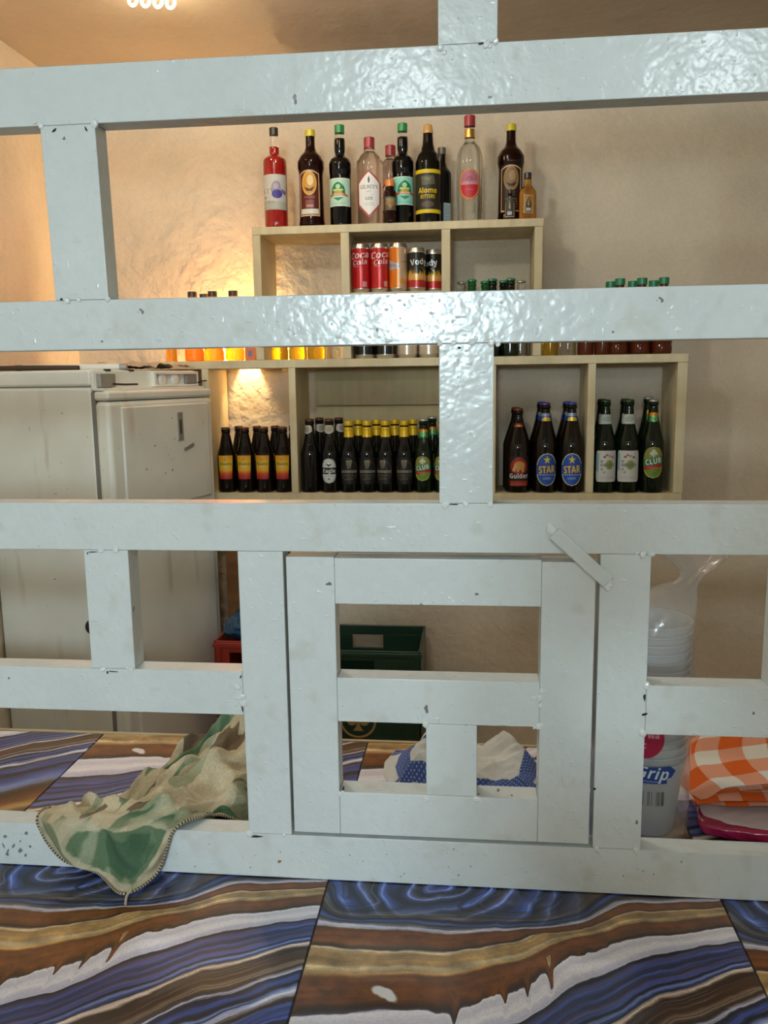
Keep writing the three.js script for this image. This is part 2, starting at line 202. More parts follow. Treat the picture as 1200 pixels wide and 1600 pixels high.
// ---------------------------------------------------------------- the welded grille
const grille = thing('security_grille', 'white painted steel tube grille with a small hatch standing on the tiled counter', 'grille', [0, 0, 0]);
{
  const ZR = -0.026, r = 0.001; let off = 0;
  const bar = (name, x0, x1, y0, y1, parent = grille, lean = 0, zf = 0) => {
    const g = new RoundedBoxGeometry(x1 - x0, y1 - y0, zf - ZR, 2, r); const p = g.attributes.position;
    if (lean) for (let i = 0; i < p.count; i++) p.setX(i, p.getX(i) - lean * (p.getY(i) / (y1 - y0)));
    g.translate((x0 + x1) / 2, Y((y0 + y1) / 2), (zf + ZR) / 2); off += 0.37; metreUV(g, 1, off, off * 1.7); return part(name, g, M.paint, parent);
  };
  bar('horizontal_bar', WX0 + 0.002, WX1 - 0.002, 0.2462, 0.2997);
  bar('horizontal_bar', WX0 + 0.002, WX1 - 0.002, 0.0326, 0.0813);
  bar('horizontal_bar', WX0 + 0.002, WX1 - 0.002, -0.1724, -0.1226);
  bar('horizontal_bar', WX0 + 0.002, -0.2388, -0.3493, -0.3012);
  bar('horizontal_bar', 0.1742, WX1 - 0.002, -0.3575, -0.3055);
  bar('horizontal_bar', WX0 + 0.002, WX1 - 0.002, -0.5342, -0.4835);
  bar('horizontal_bar', WX0 + 0.002, WX1 - 0.002, 0.60, 0.65);
  bar('upright', -0.032, 0.0217, 0.2997, 0.60);
  bar('upright', 0.46, 0.512, 0.2997, 0.60); bar('upright', -0.56, -0.508, 0.2997, 0.60);
  bar('upright', -0.416, -0.3605, 0.0813, 0.2462, grille, 0.003);
  bar('upright', 0.40, 0.452, 0.0813, 0.2462);
  bar('upright', -0.032, 0.0206, -0.1226, 0.0326);
  bar('upright', -0.56, -0.508, -0.1226, 0.0326); bar('upright', 0.56, 0.612, -0.1226, 0.0326);
  bar('upright', -0.4035, -0.3552, -0.3012, -0.1724);
  bar('upright', -0.2388, -0.1915, -0.4835, -0.1724);
  bar('upright', 0.1255, 0.1742, -0.4835, -0.1724);
  bar('upright', 0.292, 0.342, -0.3055, -0.1724);
  bar('upright', 0.60, 0.65, -0.4835, -0.3575); bar('upright', -0.74, -0.69, -0.4835, -0.3493);
  // hatch
  const hatch = new THREE.Group(); hatch.name = 'hatch_door'; hatch.userData.label = 'small hatch of welded tubes in the middle of the grille'; grille.add(hatch);
  const hz = 0.0006;
  const hb = (n, a, b, c, d) => bar(n, a, b, c, d, hatch, 0, hz);
  hb('stile', -0.1885, -0.1385, -0.4795, -0.1775); hb('stile', 0.069, 0.1215, -0.4795, -0.1805);
  hb('rail', -0.1385, 0.069, -0.2265, -0.1785); hb('rail', -0.1385, 0.069, -0.353, -0.305); hb('rail', -0.1385, 0.069, -0.4795, -0.4315);
  hb('mullion', -0.0465, 0.006, -0.4315, -0.353);
  // strap welded across the corner of the hatch
  const sg = new RoundedBoxGeometry(0.072, 0.0138, 0.0045, 2, 0.0014); metreUV(sg); const st = part('metal_strap', sg, M.paint, grille, 'flat steel strap welded diagonally over the hatch corner'); st.position.set(0.1065, Y(-0.1755), 0.0028); st.rotation.z = -0.742;
  // weld beads
  const bead = (n, s) => { const g = new THREE.IcosahedronGeometry(1, 3), p = g.attributes.position; for (let i = 0; i < p.count; i++) { const k = 1 + 0.5 * (fbm(p.getX(i) * 1.7 + n * 3.1, p.getY(i) * 1.7 + p.getZ(i), 3, 100 + n) - 0.5); p.setXYZ(i, p.getX(i) * k, p.getY(i) * k, p.getZ(i) * k); } g.computeVertexNormals(); g.scale(s, s * 0.8, s * 0.45); return g; };
  const beads = [bead(1, 1), bead(2, 1), bead(3, 1)];
  const W = (x, y, s = 0.005, st = 1) => { const m = part('weld_bead', beads[Math.floor(rnd() * 3)], M.weld, grille); m.position.set(x, Y(y), 0.0005); m.scale.set(s * st, s, s); m.rotation.z = rr(0, 3); };
  for (const [x, y] of [[-0.416, 0.246], [-0.362, 0.246], [-0.402, 0.081], [-0.39, 0.0815], [-0.36, 0.081], [-0.03, 0.297], [0.012, 0.298], [0.02, 0.3], [-0.031, 0.033], [-0.018, 0.033], [0.0, 0.0335], [0.018, 0.033], [-0.026, -0.124], [-0.006, -0.1235], [0.018, -0.1235], [-0.384, -0.173], [-0.368, -0.172], [-0.391, -0.302], [-0.36, -0.3015], [-0.245, -0.318], [-0.24, -0.328], [-0.239, -0.336], [-0.238, -0.484], [-0.2, -0.484], [0.174, -0.172], [0.166, -0.173], [0.174, -0.306], [0.172, -0.356], [0.17, -0.484], [0.13, -0.484], [0.0705, -0.314], [0.069, -0.322], [0.07, -0.33], [0.0695, -0.352], [-0.0465, -0.3535], [0.006, -0.434], [-0.0465, -0.436], [-0.138, -0.434], [0.292, -0.306]]) { W(x, y, rr(0.0028, 0.0046)); if (rnd() > 0.5) W(x + rr(-0.007, 0.007), y + rr(-0.005, 0.005), rr(0.0018, 0.003)); }
  for (let i = 0; i < 5; i++) { W(0.079 + i * 0.0022 - 0.002, -0.1485 - i * 0.0022 + 0.001, rr(0.004, 0.0058)); W(0.1315 + rr(-0.003, 0.003), -0.199 - i * 0.0028 + 0.004, rr(0.0034, 0.005)); }
  // gaps and chips at the joints
  const flake = (x, y, w, h, rot, mat, n = 9) => { const sh = new THREE.Shape(); for (let i = 0; i < n; i++) { const a = i / n * Math.PI * 2, k = 0.55 + 0.45 * rnd(); const px = Math.cos(a) * w * 0.5 * k, py = Math.sin(a) * h * 0.5 * k; i ? sh.lineTo(px, py) : sh.moveTo(px, py); } const g = new THREE.ExtrudeGeometry(sh, { depth: 0.0004, bevelEnabled: false }); const m = part('paint_chip', g, mat, grille); m.position.set(x, Y(y), 0.0001); m.rotation.z = rot; };
  for (const a of [[-0.403, 0.2415, 0.008, 0.003, 0.6], [-0.371, 0.2415, 0.006, 0.0022, -1.2], [-0.408, 0.0825, 0.004, 0.003, 0], [-0.392, 0.083, 0.003, 0.002, 0.9], [0.008, 0.299, 0.012, 0.0022, 0.12], [-0.0325, 0.0325, 0.004, 0.004, 0], [-0.0125, 0.0285, 0.006, 0.003, 0], [-0.018, -0.1235, 0.013, 0.0016, 0], [-0.393, -0.1745, 0.013, 0.0016, 0.08], [-0.399, -0.176, 0.0016, 0.004, 0], [-0.38, -0.3045, 0.014, 0.0014, -0.03], [-0.386, -0.3055, 0.0022, 0.005, 0], [-0.2405, -0.339, 0.0024, 0.017, 0.05], [-0.2405, -0.307, 0.002, 0.006, -0.3], [0.0885, -0.2125, 0.0155, 0.0016, 0.85], [0.0825, -0.2225, 0.004, 0.0055, 0.2], [0.0935, -0.4525, 0.006, 0.006, 0], [-0.132, -0.4385, 0.003, 0.003, 0], [-0.1345, -0.429, 0.003, 0.012, -0.3], [0.1725, -0.318, 0.003, 0.01, 0], [0.173, -0.336, 0.007, 0.003, 0.3], [0.073, -0.318, 0.0025, 0.003, 0], [0.0715, -0.3255, 0.002, 0.004, 0.6], [0.126, -0.418, 0.003, 0.004, 0], [-0.232, -0.487, 0.02, 0.003, 0.05], [-0.174, -0.474, 0.005, 0.0016, 0.2]]) flake(...a, M.chip);
  for (let i = 0; i < 12; i++) flake(rr(-0.53, -0.485), rr(-0.525, -0.495), rr(0.003, 0.009), rr(0.002, 0.006), rr(0, 3), M.chipGrey);
  for (let i = 0; i < 26; i++) flake(rr(-0.45, 0.28), rr(-0.527, -0.49), rr(0.0012, 0.003), rr(0.001, 0.0024), rr(0, 3), M.chipGrey);
  for (const a of [[-0.206, -0.515, 0.006, 0.004, 0.3], [-0.0045, -0.351, 0.006, 0.005, 0.4], [0.003, -0.3175, 0.004, 0.007, 0]]) flake(...a, M.rust);
}

// ---------------------------------------------------------------- wooden shelf on the back wall
const SF = -1.85, SB = -2.056;
const shelf = thing('wall_shelf', 'cream painted two tier wooden shelf full of bottles on the back wall', 'shelf', [0, 0, 0]);
{
  const b = (n, x0, x1, y0, y1, zb = SB, zf = SF) => part(n, rbox(x0, x1, Y(y0), Y(y1), zb, zf, 0.002), M.cream, shelf);
  b('top_board', -0.686, 0.213, 0.448, 0.472); b('side_panel', -0.686, -0.66, 0.064, 0.448); b('side_panel', 0.186, 0.211, 0.064, 0.448);
  b('divider', -0.407, -0.38, 0.064, 0.448); b('divider', -0.095, -0.068, 0.064, 0.448);
  b('inner_board', -0.38, -0.095, 0.256, 0.268, -2.05, -1.86);
  part('middle_board', merge([rbox(-1.05, -0.802, Y(0.038), Y(0.064), SB + 0.006, SF, 0.002), rbox(-0.803, -0.735, Y(0.038), Y(0.064), -2.022, SF, 0.002), rbox(-0.736, 0.653, Y(0.038), Y(0.064), SB + 0.006, SF, 0.002)]), M.cream, shelf); b('bottom_board', -0.885, 0.65, -0.392, -0.364);
  b('divider', -0.584, -0.561, -0.364, 0.038); b('divider', 0.048, 0.074, -0.364, 0.038); b('divider', 0.355, 0.379, -0.364, 0.038);
  b('side_panel', 0.622, 0.652, -0.364, 0.038); b('side_panel', -0.869, -0.846, -0.364, 0.038);
  for (const [a, c] of [[-1.05, -0.803], [-0.735, -0.652], [-0.63, 0.653]]) part('wall_batten', rbox(a, c, Y(0.04), Y(0.062), -2.0795, SB + 0.0055, 0.001), M.cream, shelf);
  part('back_plank', rbox(-0.535, 0.045, Y(-0.088), Y(0.036), -2.068, -2.057, 0.001), M.plank, shelf);
  part('back_plank', rbox(-0.535, 0.045, Y(-0.362), Y(-0.092), -2.068, -2.057, 0.001), M.plank, shelf);
}

// ---------------------------------------------------------------- bottle kit
M.brownGlass = P({ color: lin(0.006, 0.003, 0.0018), roughness: 0.05, ior: 1.46 });
M.blackGlass = P({ color: lin(0.003, 0.003, 0.003), roughness: 0.05, ior: 1.46 });
M.greenGlass = P({ color: lin(0.003, 0.009, 0.003), roughness: 0.05, ior: 1.46 });
M.greenClear = P({ color: lin(0.1, 0.5, 0.16), roughness: 0.05, transmission: 0.85, thickness: 0.02, ior: 1.45, attenuationColor: lin(0.02, 0.35, 0.07), attenuationDistance: 0.02 });
M.clear = P({ color: lin(1, 1, 1), roughness: 0.03, transmission: 1, thickness: 0.03, ior: 1.36, attenuationColor: lin(0.86, 0.93, 0.9), attenuationDistance: 0.12 });
M.pinkGin = P({ color: lin(1, 1, 1), roughness: 0.05, transmission: 1, thickness: 0.03, ior: 1.36, attenuationColor: lin(0.95, 0.75, 0.68), attenuationDistance: 0.13 });
M.redVodka = P({ color: lin(0.5, 0.012, 0.008), roughness: 0.06, transmission: 0.35, thickness: 0.03, ior: 1.36, attenuationColor: lin(0.7, 0.01, 0.01), attenuationDistance: 0.03, clearcoat: 1, clearcoatRoughness: 0.03 });
M.rum = P({ color: lin(0.06, 0.008, 0.004), roughness: 0.05, transmission: 0.75, thickness: 0.03, ior: 1.38, attenuationColor: lin(0.3, 0.025, 0.006), attenuationDistance: 0.014 });
M.whisky = P({ color: lin(1, 0.8, 0.4), roughness: 0.04, transmission: 0.95, thickness: 0.03, ior: 1.36, attenuationColor: lin(0.85, 0.42, 0.04), attenuationDistance: 0.035 });
M.juice = P({ color: lin(0.95, 0.55, 0.05), roughness: 0.35, transmission: 0.65, thickness: 0.03, ior: 1.36, attenuationColor: lin(1, 0.5, 0.04), attenuationDistance: 0.05 });
M.yellowDrink = P({ color: lin(1, 0.85, 0.25), roughness: 0.06, transmission: 0.95, thickness: 0.03, ior: 1.36, attenuationColor: lin(0.95, 0.72, 0.05), attenuationDistance: 0.05 });
M.bitters = P({ color: lin(0.3, 0.06, 0.02), roughness: 0.08, transmission: 0.7, thickness: 0.03, ior: 1.36, attenuationColor: lin(0.4, 0.08, 0.015), attenuationDistance: 0.02 });
const plastic = (r, g, b, ro = 0.35) => P({ color: lin(r, g, b), roughness: ro, clearcoat: 0.4, clearcoatRoughness: 0.2 });
M.capYellow = plastic(0.75, 0.62, 0.03); M.capGreen = plastic(0.02, 0.3, 0.09); M.capRed = plastic(0.42, 0.03, 0.05); M.capOrange = plastic(0.8, 0.24, 0.03); M.capGold = plastic(0.75, 0.42, 0.14); M.capDark = plastic(0.05, 0.028, 0.015); M.capBlack = plastic(0.02, 0.02, 0.02);
M.capGreenBright = plastic(0.01, 0.24, 0.1); M.capBlue = S({ color: lin(0.05, 0.07, 0.42), metalness: 0.4, roughness: 0.4 }); M.capPurple = S({ color: lin(0.13, 0.06, 0.36), metalness: 0.4, roughness: 0.4 });
M.crownBrown = S({ color: lin(0.13, 0.05, 0.03), metalness: 0.4, roughness: 0.45 }); M.crownSilver = S({ color: lin(0.45, 0.46, 0.42), metalness: 0.6, roughness: 0.4 }); M.crownRed = S({ color: lin(0.22, 0.05, 0.03), metalness: 0.4, roughness: 0.4 }); M.crownGreen = S({ color: lin(0.03, 0.09, 0.03), metalness: 0.4, roughness: 0.45 });
M.gold = S({ color: lin(0.8, 0.5, 0.13), metalness: 1, roughness: 0.3 }); M.foilYellow = S({ color: lin(0.78, 0.5, 0.02), metalness: 0.3, roughness: 0.4 });
M.silver = S({ color: lin(0.7, 0.7, 0.68), metalness: 1, roughness: 0.32 });
function crown(r = 0.0145, h = 0.0075) { // crimped crown cap
  const n = 42, pos = [], idx = []; const ring = (rad, y, amp) => { for (let i = 0; i < n; i++) { const a = i / n * Math.PI * 2, k = rad * (1 + amp * (i % 2 ? 1 : -1)); pos.push(Math.cos(a) * k, y, Math.sin(a) * k); } };
  ring(r * 1.06, 0, 0.035); ring(r * 1.02, h * 0.5, 0.02); ring(r * 0.93, h * 0.85, 0); ring(r * 0.7, h, 0); pos.push(0, h * 1.02, 0);
  for (let k = 0; k < 3; k++) for (let i = 0; i < n; i++) { const j = (i + 1) % n, a = k * n + i, b = k * n + j; idx.push(a, a + n, b, b, a + n, b + n); }
  for (let i = 0; i < n; i++) idx.push(3 * n + i, 4 * n, 3 * n + (i + 1) % n);
  const g = new THREE.BufferGeometry(); g.setAttribute('position', new THREE.Float32BufferAttribute(pos, 3)); g.setIndex(idx); g.computeVertexNormals(); return g;
}
const crownGeo = crown();
function screwCap(r, h, n = 40) { const g = new THREE.CylinderGeometry(r, r, h, n * 2, 1, true); const p = g.attributes.position; for (let i = 0; i < p.count; i++) { const k = i % 2 ? 1 : 0.965; p.setX(i, p.getX(i) * k); p.setZ(i, p.getZ(i) * k); } g.computeVertexNormals(); g.translate(0, h / 2, 0); const top = lathe([[r * 0.985, h - 0.0005], [r * 0.94, h + 0.0008], [0, h + 0.0008]], 40); return merge([g, top]); }
// label patch bent round a body: half angle by height
function patch(r0, r1, y0, h, W, half, nu = 18, nv = 16) {
  const pos = [], uv = [], idx = [];
  for (let j = 0; j <= nv; j++) for (let i = 0; i <= nu; i++) { const v = j / nv, s = (i / nu * 2 - 1) * half(v) * W / 2, r = lerp(r0, r1, v), a = s / Math.max(r0, r1); pos.push(Math.sin(a) * r, y0 + v * h, Math.cos(a) * r); uv.push(0.5 + s / W, v); }
  for (let j = 0; j < nv; j++) for (let i = 0; i < nu; i++) { const a = j * (nu + 1) + i; idx.push(a, a + 1, a + nu + 1, a + 1, a + nu + 2, a + nu + 1); }
  const g = new THREE.BufferGeometry(); g.setAttribute('position', new THREE.Float32BufferAttribute(pos, 3)); g.setAttribute('uv', new THREE.Float32BufferAttribute(uv, 2)); g.setIndex(idx); g.computeVertexNormals(); return g;
}
const HALF = { rect: v => Math.min(1, 1), oval: v => Math.pow(Math.max(0.0004, 1 - Math.pow(Math.abs(2 * v - 1), 2.4)), 1 / 2.4), ellipse: v => Math.sqrt(Math.max(0.0004, 1 - (2 * v - 1) ** 2)), hex: v => Math.min(1, Math.min(v, 1 - v) * 3.4 + 0.02), round: v => 1 - 0.12 * Math.pow(Math.abs(2 * v - 1), 8), taper: v => 0.82 + 0.18 * v, arch: v => v > 0.62 ? Math.sqrt(Math.max(0.001, 1 - ((v - 0.62) / 0.38) ** 2)) : 1, shield: v => v < 0.3 ? Math.pow(v / 0.3, 0.6) * 0.98 + 0.02 : (v > 0.8 ? 1 - 0.25 * (v - 0.8) / 0.2 : 1) };
const paper = (w, h, d, o = {}) => S({ map: canvasTex(w, h, d), roughness: 0.5, side: THREE.DoubleSide, ...o });
const scribble = (x, x0, y0, w, rows, dy, col, lw = 2) => { x.strokeStyle = col; x.lineWidth = lw; for (let r = 0; r < rows; r++) { x.beginPath(); let px = x0; x.moveTo(px, y0 + r * dy); while (px < x0 + w) { px += 3 + hash(px | 0, r, 5) * 5; x.lineTo(px, y0 + r * dy + (hash(px | 0, r, 6) - 0.5) * 5); } x.stroke(); } };
const text = (x, s, cx, cy, font, fill, stroke, lw = 4, rot = 0, sx = 1) => { x.save(); x.translate(cx, cy); x.rotate(rot); x.scale(sx, 1); x.font = font; x.textAlign = 'center'; x.textBaseline = 'middle'; if (stroke) { x.strokeStyle = stroke; x.lineWidth = lw; x.lineJoin = 'round'; x.strokeText(s, 0, 0); } x.fillStyle = fill; x.fillText(s, 0, 0); x.restore(); };
const fillAll = (x, w, h, c) => { x.fillStyle = c; x.fillRect(0, 0, w, h); };
const oval = (x, cx, cy, a, b, c, s, lw) => { x.beginPath(); x.ellipse(cx, cy, a, b, 0, 0, 7); if (c) { x.fillStyle = c; x.fill(); } if (s) { x.strokeStyle = s; x.lineWidth = lw; x.stroke(); } };
const poly = (x, pts, c) => { x.beginPath(); pts.forEach((p, i) => i ? x.lineTo(...p) : x.moveTo(...p)); x.closePath(); x.fillStyle = c; x.fill(); };

// generic beer bottle profile
function beerProfile(H, R, rn = 0.0125, sh = 0.5, nk = 0.8) {
  return [[0, 0.003], [R * 0.6, 0.001], [R * 0.93, 0.0005], [R, 0.006], [R, H * 0.2], [R, H * sh], [R * 0.95, H * (sh + 0.06)], [R * 0.72, H * (sh + (nk - sh) * 0.55)], [rn * 1.25, H * nk], [rn * 1.04, H * 0.9], [rn, H - 0.02], [rn * 1.16, H - 0.017], [rn * 1.16, H - 0.01], [rn, H - 0.008], [rn, H - 0.004], [0, H - 0.004]];
}
const beerGeo = (H, R, ...a) => lathe(smoothProfile(beerProfile(H, R, ...a), 60), 36);
function bottle(name, label, category, group, pos, turn, spec) {
  const t = thing(name, label, category, pos, turn, group);
  part('body', spec.geo, spec.mat, t);
  if (spec.cap) { const c = part('cap', spec.cap[0], spec.cap[1], t); c.position.y = spec.cap[2]; }
  for (const e of spec.extra || []) { const m = part(e[0], e[1], e[2], t); if (e[3]) m.position.y = e[3]; }
  return t;
}
const TOPY = Y(0.4722), MIDY = Y(0.0642), BOTY = Y(-0.3638), INY = Y(0.2682);

// ---- top row of spirits
{
  const Z = -1.893;
  // red vodka
  const lab = paper(256, 320, (x, w, h) => { fillAll(x, w, h, '#c9c8c0'); poly(x, [[0, 230], [256, 250], [256, 320], [0, 320]], '#b4b6ab'); text(x, 'KTV', 74, 150, 'bold 62px serif', '#8f8b86', '#e5e3da', 3); x.fillStyle = 'rgba(140,120,150,.55)'; x.beginPath(); x.ellipse(150, 120, 42, 62, 0.1, 0, 7); x.fill(); oval(x, 158, 178, 46, 40, '#463a9a'); oval(x, 150, 108, 30, 32, '#b5a9bd', '#8a7fa0', 5); poly(x, [[190, 130], [250, 150], [240, 186], [196, 170]], '#76689c'); oval(x, 44, 208, 16, 12, '#8e8c80'); scribble(x, 40, 246, 90, 2, 14, '#a08d7c', 5); });
  bottle('spirit_bottle', 'clear necked bottle of bright red spirit with a grey label, leftmost on the shelf top', 'bottle', 'spirit bottles on the shelf top', [-0.616, TOPY, Z], 0.05, {
    geo: lathe(smoothProfile([[0, 0.004], [0.03, 0.001], [0.0355, 0.003], [0.0365, 0.02], [0.0365, 0.19], [0.034, 0.207], [0.022, 0.217], [0.0155, 0.222], [0.0148, 0.243], [0, 0.2435]], 60), 40), mat: M.redVodka, cap: [screwCap(0.0135, 0.022), M.capBlack, 0.278],
    extra: [['neck', lathe(smoothProfile([[0, 0.2436], [0.0148, 0.2438], [0.0142, 0.262], [0.0128, 0.28], [0, 0.2802]], 20), 28), M.clear], ['label', patch(0.0369, 0.0369, 0.052, 0.105, 0.094, HALF.rect), lab]] });
  // dark rum with round gold medallion
  const rumLab = (w, h, dark) => paper(256, 400, (x) => { fillAll(x, 256, 400, dark ? '#2c1407' : '#5a160d'); x.strokeStyle = '#d8b184'; x.lineWidth = 12; x.strokeRect(8, 8, 240, 384); poly(x, [[0, 0], [0, 36], [128, 6], [256, 36], [256, 0]], '#1d0a06'); x.beginPath(); x.moveTo(8, 44); x.quadraticCurveTo(128, -16, 248, 44); x.stroke(); oval(x, 128, 120, 84, 96, dark ? '#8b6c46' : '#d69c3e', dark ? '#b08a55' : '#e8bd63', 10); oval(x, 142, 96, 38, 44, dark ? '#a98a63' : '#e9cf9a'); poly(x, [[70, 150], [128, 168], [190, 148], [160, 188], [100, 186]], dark ? '#3a2416' : '#5e2612'); if (!dark) { x.fillStyle = '#8a4a40'; x.fillRect(66, 226, 128, 22); x.fillRect(80, 262, 100, 64); x.fillStyle = '#b98680'; x.fillRect(92, 300, 80, 24); x.fillStyle = '#dcdccf'; x.fillRect(20, 336, 216, 44); } else { x.fillStyle = '#4c2f3c'; x.fillRect(84, 226, 88, 40); scribble(x, 60, 290, 140, 4, 22, '#9b7a4a', 6); } });
  const rumGeo = lathe(smoothProfile([[0, 0.004], [0.036, 0.001], [0.0405, 0.004], [0.0405, 0.012], [0.0385, 0.03], [0.037, 0.15], [0.039, 0.168], [0.041, 0.178], [0.0405, 0.196], [0.032, 0.212], [0.019, 0.226], [0.0145, 0.24], [0.0135, 0.275], [0, 0.2752]], 70), 40);
  bottle('rum_bottle', 'dark red rum bottle with a yellow cap and round gold medallion label', 'bottle', 'spirit bottles on the shelf top', [-0.502, TOPY, Z], 0, { geo: rumGeo, mat: M.rum, cap: [screwCap(0.0155, 0.019), M.capYellow, 0.27], extra: [['label', patch(0.0392, 0.0386, 0.028, 0.14, 0.07, HALF.rect), rumLab(0, 0, false)]] });
  // mint labelled bottles with green caps
  const mint = (bg) => paper(256, 300, (x, w, h) => { fillAll(x, w, h, bg); x.strokeStyle = '#e4efe0'; x.lineWidth = 8; x.strokeRect(0, 4, 256, 292); x.beginPath(); x.moveTo(62, 170); x.bezierCurveTo(60, 90, 90, 60, 128, 40); x.bezierCurveTo(170, 60, 200, 90, 196, 170); x.closePath(); x.fillStyle = '#1f7a4a'; x.fill(); oval(x, 128, 90, 22, 26, '#aee0ae'); poly(x, [[84, 116], [172, 116], [180, 134], [76, 134]], '#cdd48a'); x.fillStyle = '#b9ae48'; x.fillRect(92, 134, 74, 32); poly(x, [[36, 176], [80, 160], [180, 160], [226, 180], [220, 204], [176, 186], [84, 186], [40, 204]], '#c9603a'); x.fillStyle = '#e2b79a'; x.fillRect(84, 162, 92, 20); poly(x, [[80, 206], [180, 206], [128, 244]], '#3d8c5c'); scribble(x, 50, 264, 150, 2, 14, '#7da894', 3); });
  const mintGeo = lathe(smoothProfile([[0, 0.004], [0.031, 0.001], [0.0335, 0.004], [0.0335, 0.055], [0.0328, 0.06], [0.0328, 0.135], [0.0335, 0.14], [0.0328, 0.15], [0.0342, 0.165], [0.0342, 0.186], [0.029, 0.199], [0.0175, 0.208], [0.0145, 0.214], [0.0165, 0.228], [0.0165, 0.245], [0.0155, 0.259], [0, 0.2595]], 80), 40);
  const mintBottle = (label, x, z, turn, bg) => bottle('spirit_bottle', label, 'bottle', 'spirit bottles on the shelf top', [x, TOPY, z], turn, { geo: mintGeo, mat: M.blackGlass, cap: [screwCap(0.0152, 0.023), M.capGreen, 0.276], extra: [['neck', lathe(smoothProfile([[0, 0.2597], [0.0152, 0.26], [0.0138, 0.268], [0.0135, 0.28], [0, 0.2802]], 16), 28), M.clear], ['label', patch(0.0339, 0.0339, 0.056, 0.083, 0.088, HALF.rect), mint(bg)]] });
  mintBottle('black spirit bottle with green cap and pale mint label, beside the medallion rum bottle', -0.41, Z, -0.1, '#bfe0cb');
  mintBottle('black spirit bottle with green cap and turquoise label, behind the tiny orange capped bottle', -0.216, Z - 0.012, 0.25, '#8fd8c6');
  // gin
  const gin = paper(256, 384, (x, w, h) => { fillAll(x, w, h, '#b4564d'); poly(x, [[128, 22], [238, 112], [238, 270], [128, 364], [18, 270], [18, 112]], '#f1efec'); poly(x, [[128, 52], [138, 80], [134, 108], [122, 108], [118, 80]], '#4c4a4c'); text(x, "GILBEY'S", 128, 140, 'bold 40px serif', '#77727a', null, 0, 0, 0.98); text(x, 'DRY', 128, 176, '26px serif', '#96929a'); scribble(x, 88, 200, 80, 1, 8, '#bbb', 3); text(x, 'GIN', 128, 232, 'bold 38px serif', '#5c595e'); scribble(x, 84, 266, 90, 2, 16, '#bdb7b4', 4); });
  const ginGeo = lathe(smoothProfile([[0, 0.006], [0.034, 0.002], [0.0385, 0.006], [0.0385, 0.03], [0.0395, 0.12], [0.0405, 0.17], [0.0385, 0.19], [0.028, 0.207], [0.0185, 0.217], [0.0165, 0.228], [0, 0.229]], 60), 40);
  const ginBottle = (label, x, z, turn) => bottle('gin_bottle', label, 'bottle', 'spirit bottles on the shelf top', [x, TOPY, z], turn, { geo: ginGeo, mat: M.pinkGin, cap: [screwCap(0.0165, 0.03), M.capRed, 0.229], extra: [['label', patch(0.0402, 0.0412, 0.018, 0.142, 0.084, HALF.hex, 22, 30), gin]] });
  ginBottle('clear gin bottle with red cap and white six sided label, in front of its twin', -0.318, Z, 0.04); ginBottle('second clear gin bottle with red cap, behind the first gin bottle', -0.262, -1.992, 0.2);
  // tiny orange capped bottle
  const tinyLab = paper(128, 128, (x, w, h) => { fillAll(x, w, h, '#5f4f34'); poly(x, [[14, 14], [114, 14], [100, 70], [64, 112], [28, 70]], '#8a8258'); poly(x, [[6, 54], [122, 54], [114, 78], [14, 78]], '#a8623a'); });
  bottle('small_bottle', 'tiny dark red bottle with orange cap in front of the turquoise label', 'bottle', null, [-0.253, TOPY, -1.868 + 0.004], 0.2, { geo: lathe(smoothProfile([[0, 0.003], [0.018, 0.001], [0.0205, 0.004], [0.0205, 0.034], [0.0195, 0.04], [0.0195, 0.07], [0.0205, 0.076], [0.019, 0.092], [0.0145, 0.1], [0.0135, 0.108], [0, 0.109]], 50), 30), mat: M.rum, cap: [screwCap(0.0145, 0.019), M.capOrange, 0.108], extra: [['label', patch(0.0208, 0.0208, 0.036, 0.04, 0.04, HALF.rect), tinyLab]] });
  // black bitters with yellow banded label
  const bit = paper(320, 384, (x, w, h) => { fillAll(x, w, h, '#2c2416'); x.fillStyle = '#e3c416'; x.fillRect(0, 0, 320, 34); x.fillRect(0, 350, 320, 34); poly(x, [[96, 60], [220, 52], [232, 130], [110, 140]], '#5c5c48'); poly(x, [[110, 76], [200, 70], [180, 110]], '#7a7350'); text(x, 'Alomo', 160, 184, 'bold 66px sans-serif', '#e0c21c', '#4a3508', 4, 0, 0.9); text(x, 'BITTERS', 160, 238, 'bold 46px sans-serif', '#d8b91c', '#4a3508', 3, 0, 0.8); oval(x, 160, 306, 60, 28, '#5d4d3c'); });
  const bitGeo = lathe(smoothProfile([[0, 0.004], [0.035, 0.001], [0.0385, 0.004], [0.0385, 0.17], [0.0375, 0.182], [0.031, 0.202], [0.022, 0.215], [0.0168, 0.235], [0.0138, 0.268], [0, 0.2685]], 60), 40);
  bottle('bitters_bottle', 'black bottle with gold cap and dark label between two yellow bands', 'bottle', 'spirit bottles on the shelf top', [-0.137, TOPY, Z], 0, { geo: bitGeo, mat: M.blackGlass, cap: [lathe(smoothProfile([[0.0158, 0], [0.0158, 0.006], [0.0145, 0.016], [0.0125, 0.024], [0.009, 0.027], [0, 0.0275]], 24), 30), M.capGold, 0.264], extra: [['label', patch(0.0389, 0.0389, 0.026, 0.128, 0.108, HALF.rect), bit]] });
  const smallWhite = paper(64, 128, (x, w, h) => { fillAll(x, w, h, '#b9c6cc'); scribble(x, 8, 24, 46, 6, 16, '#7c8890', 3); });
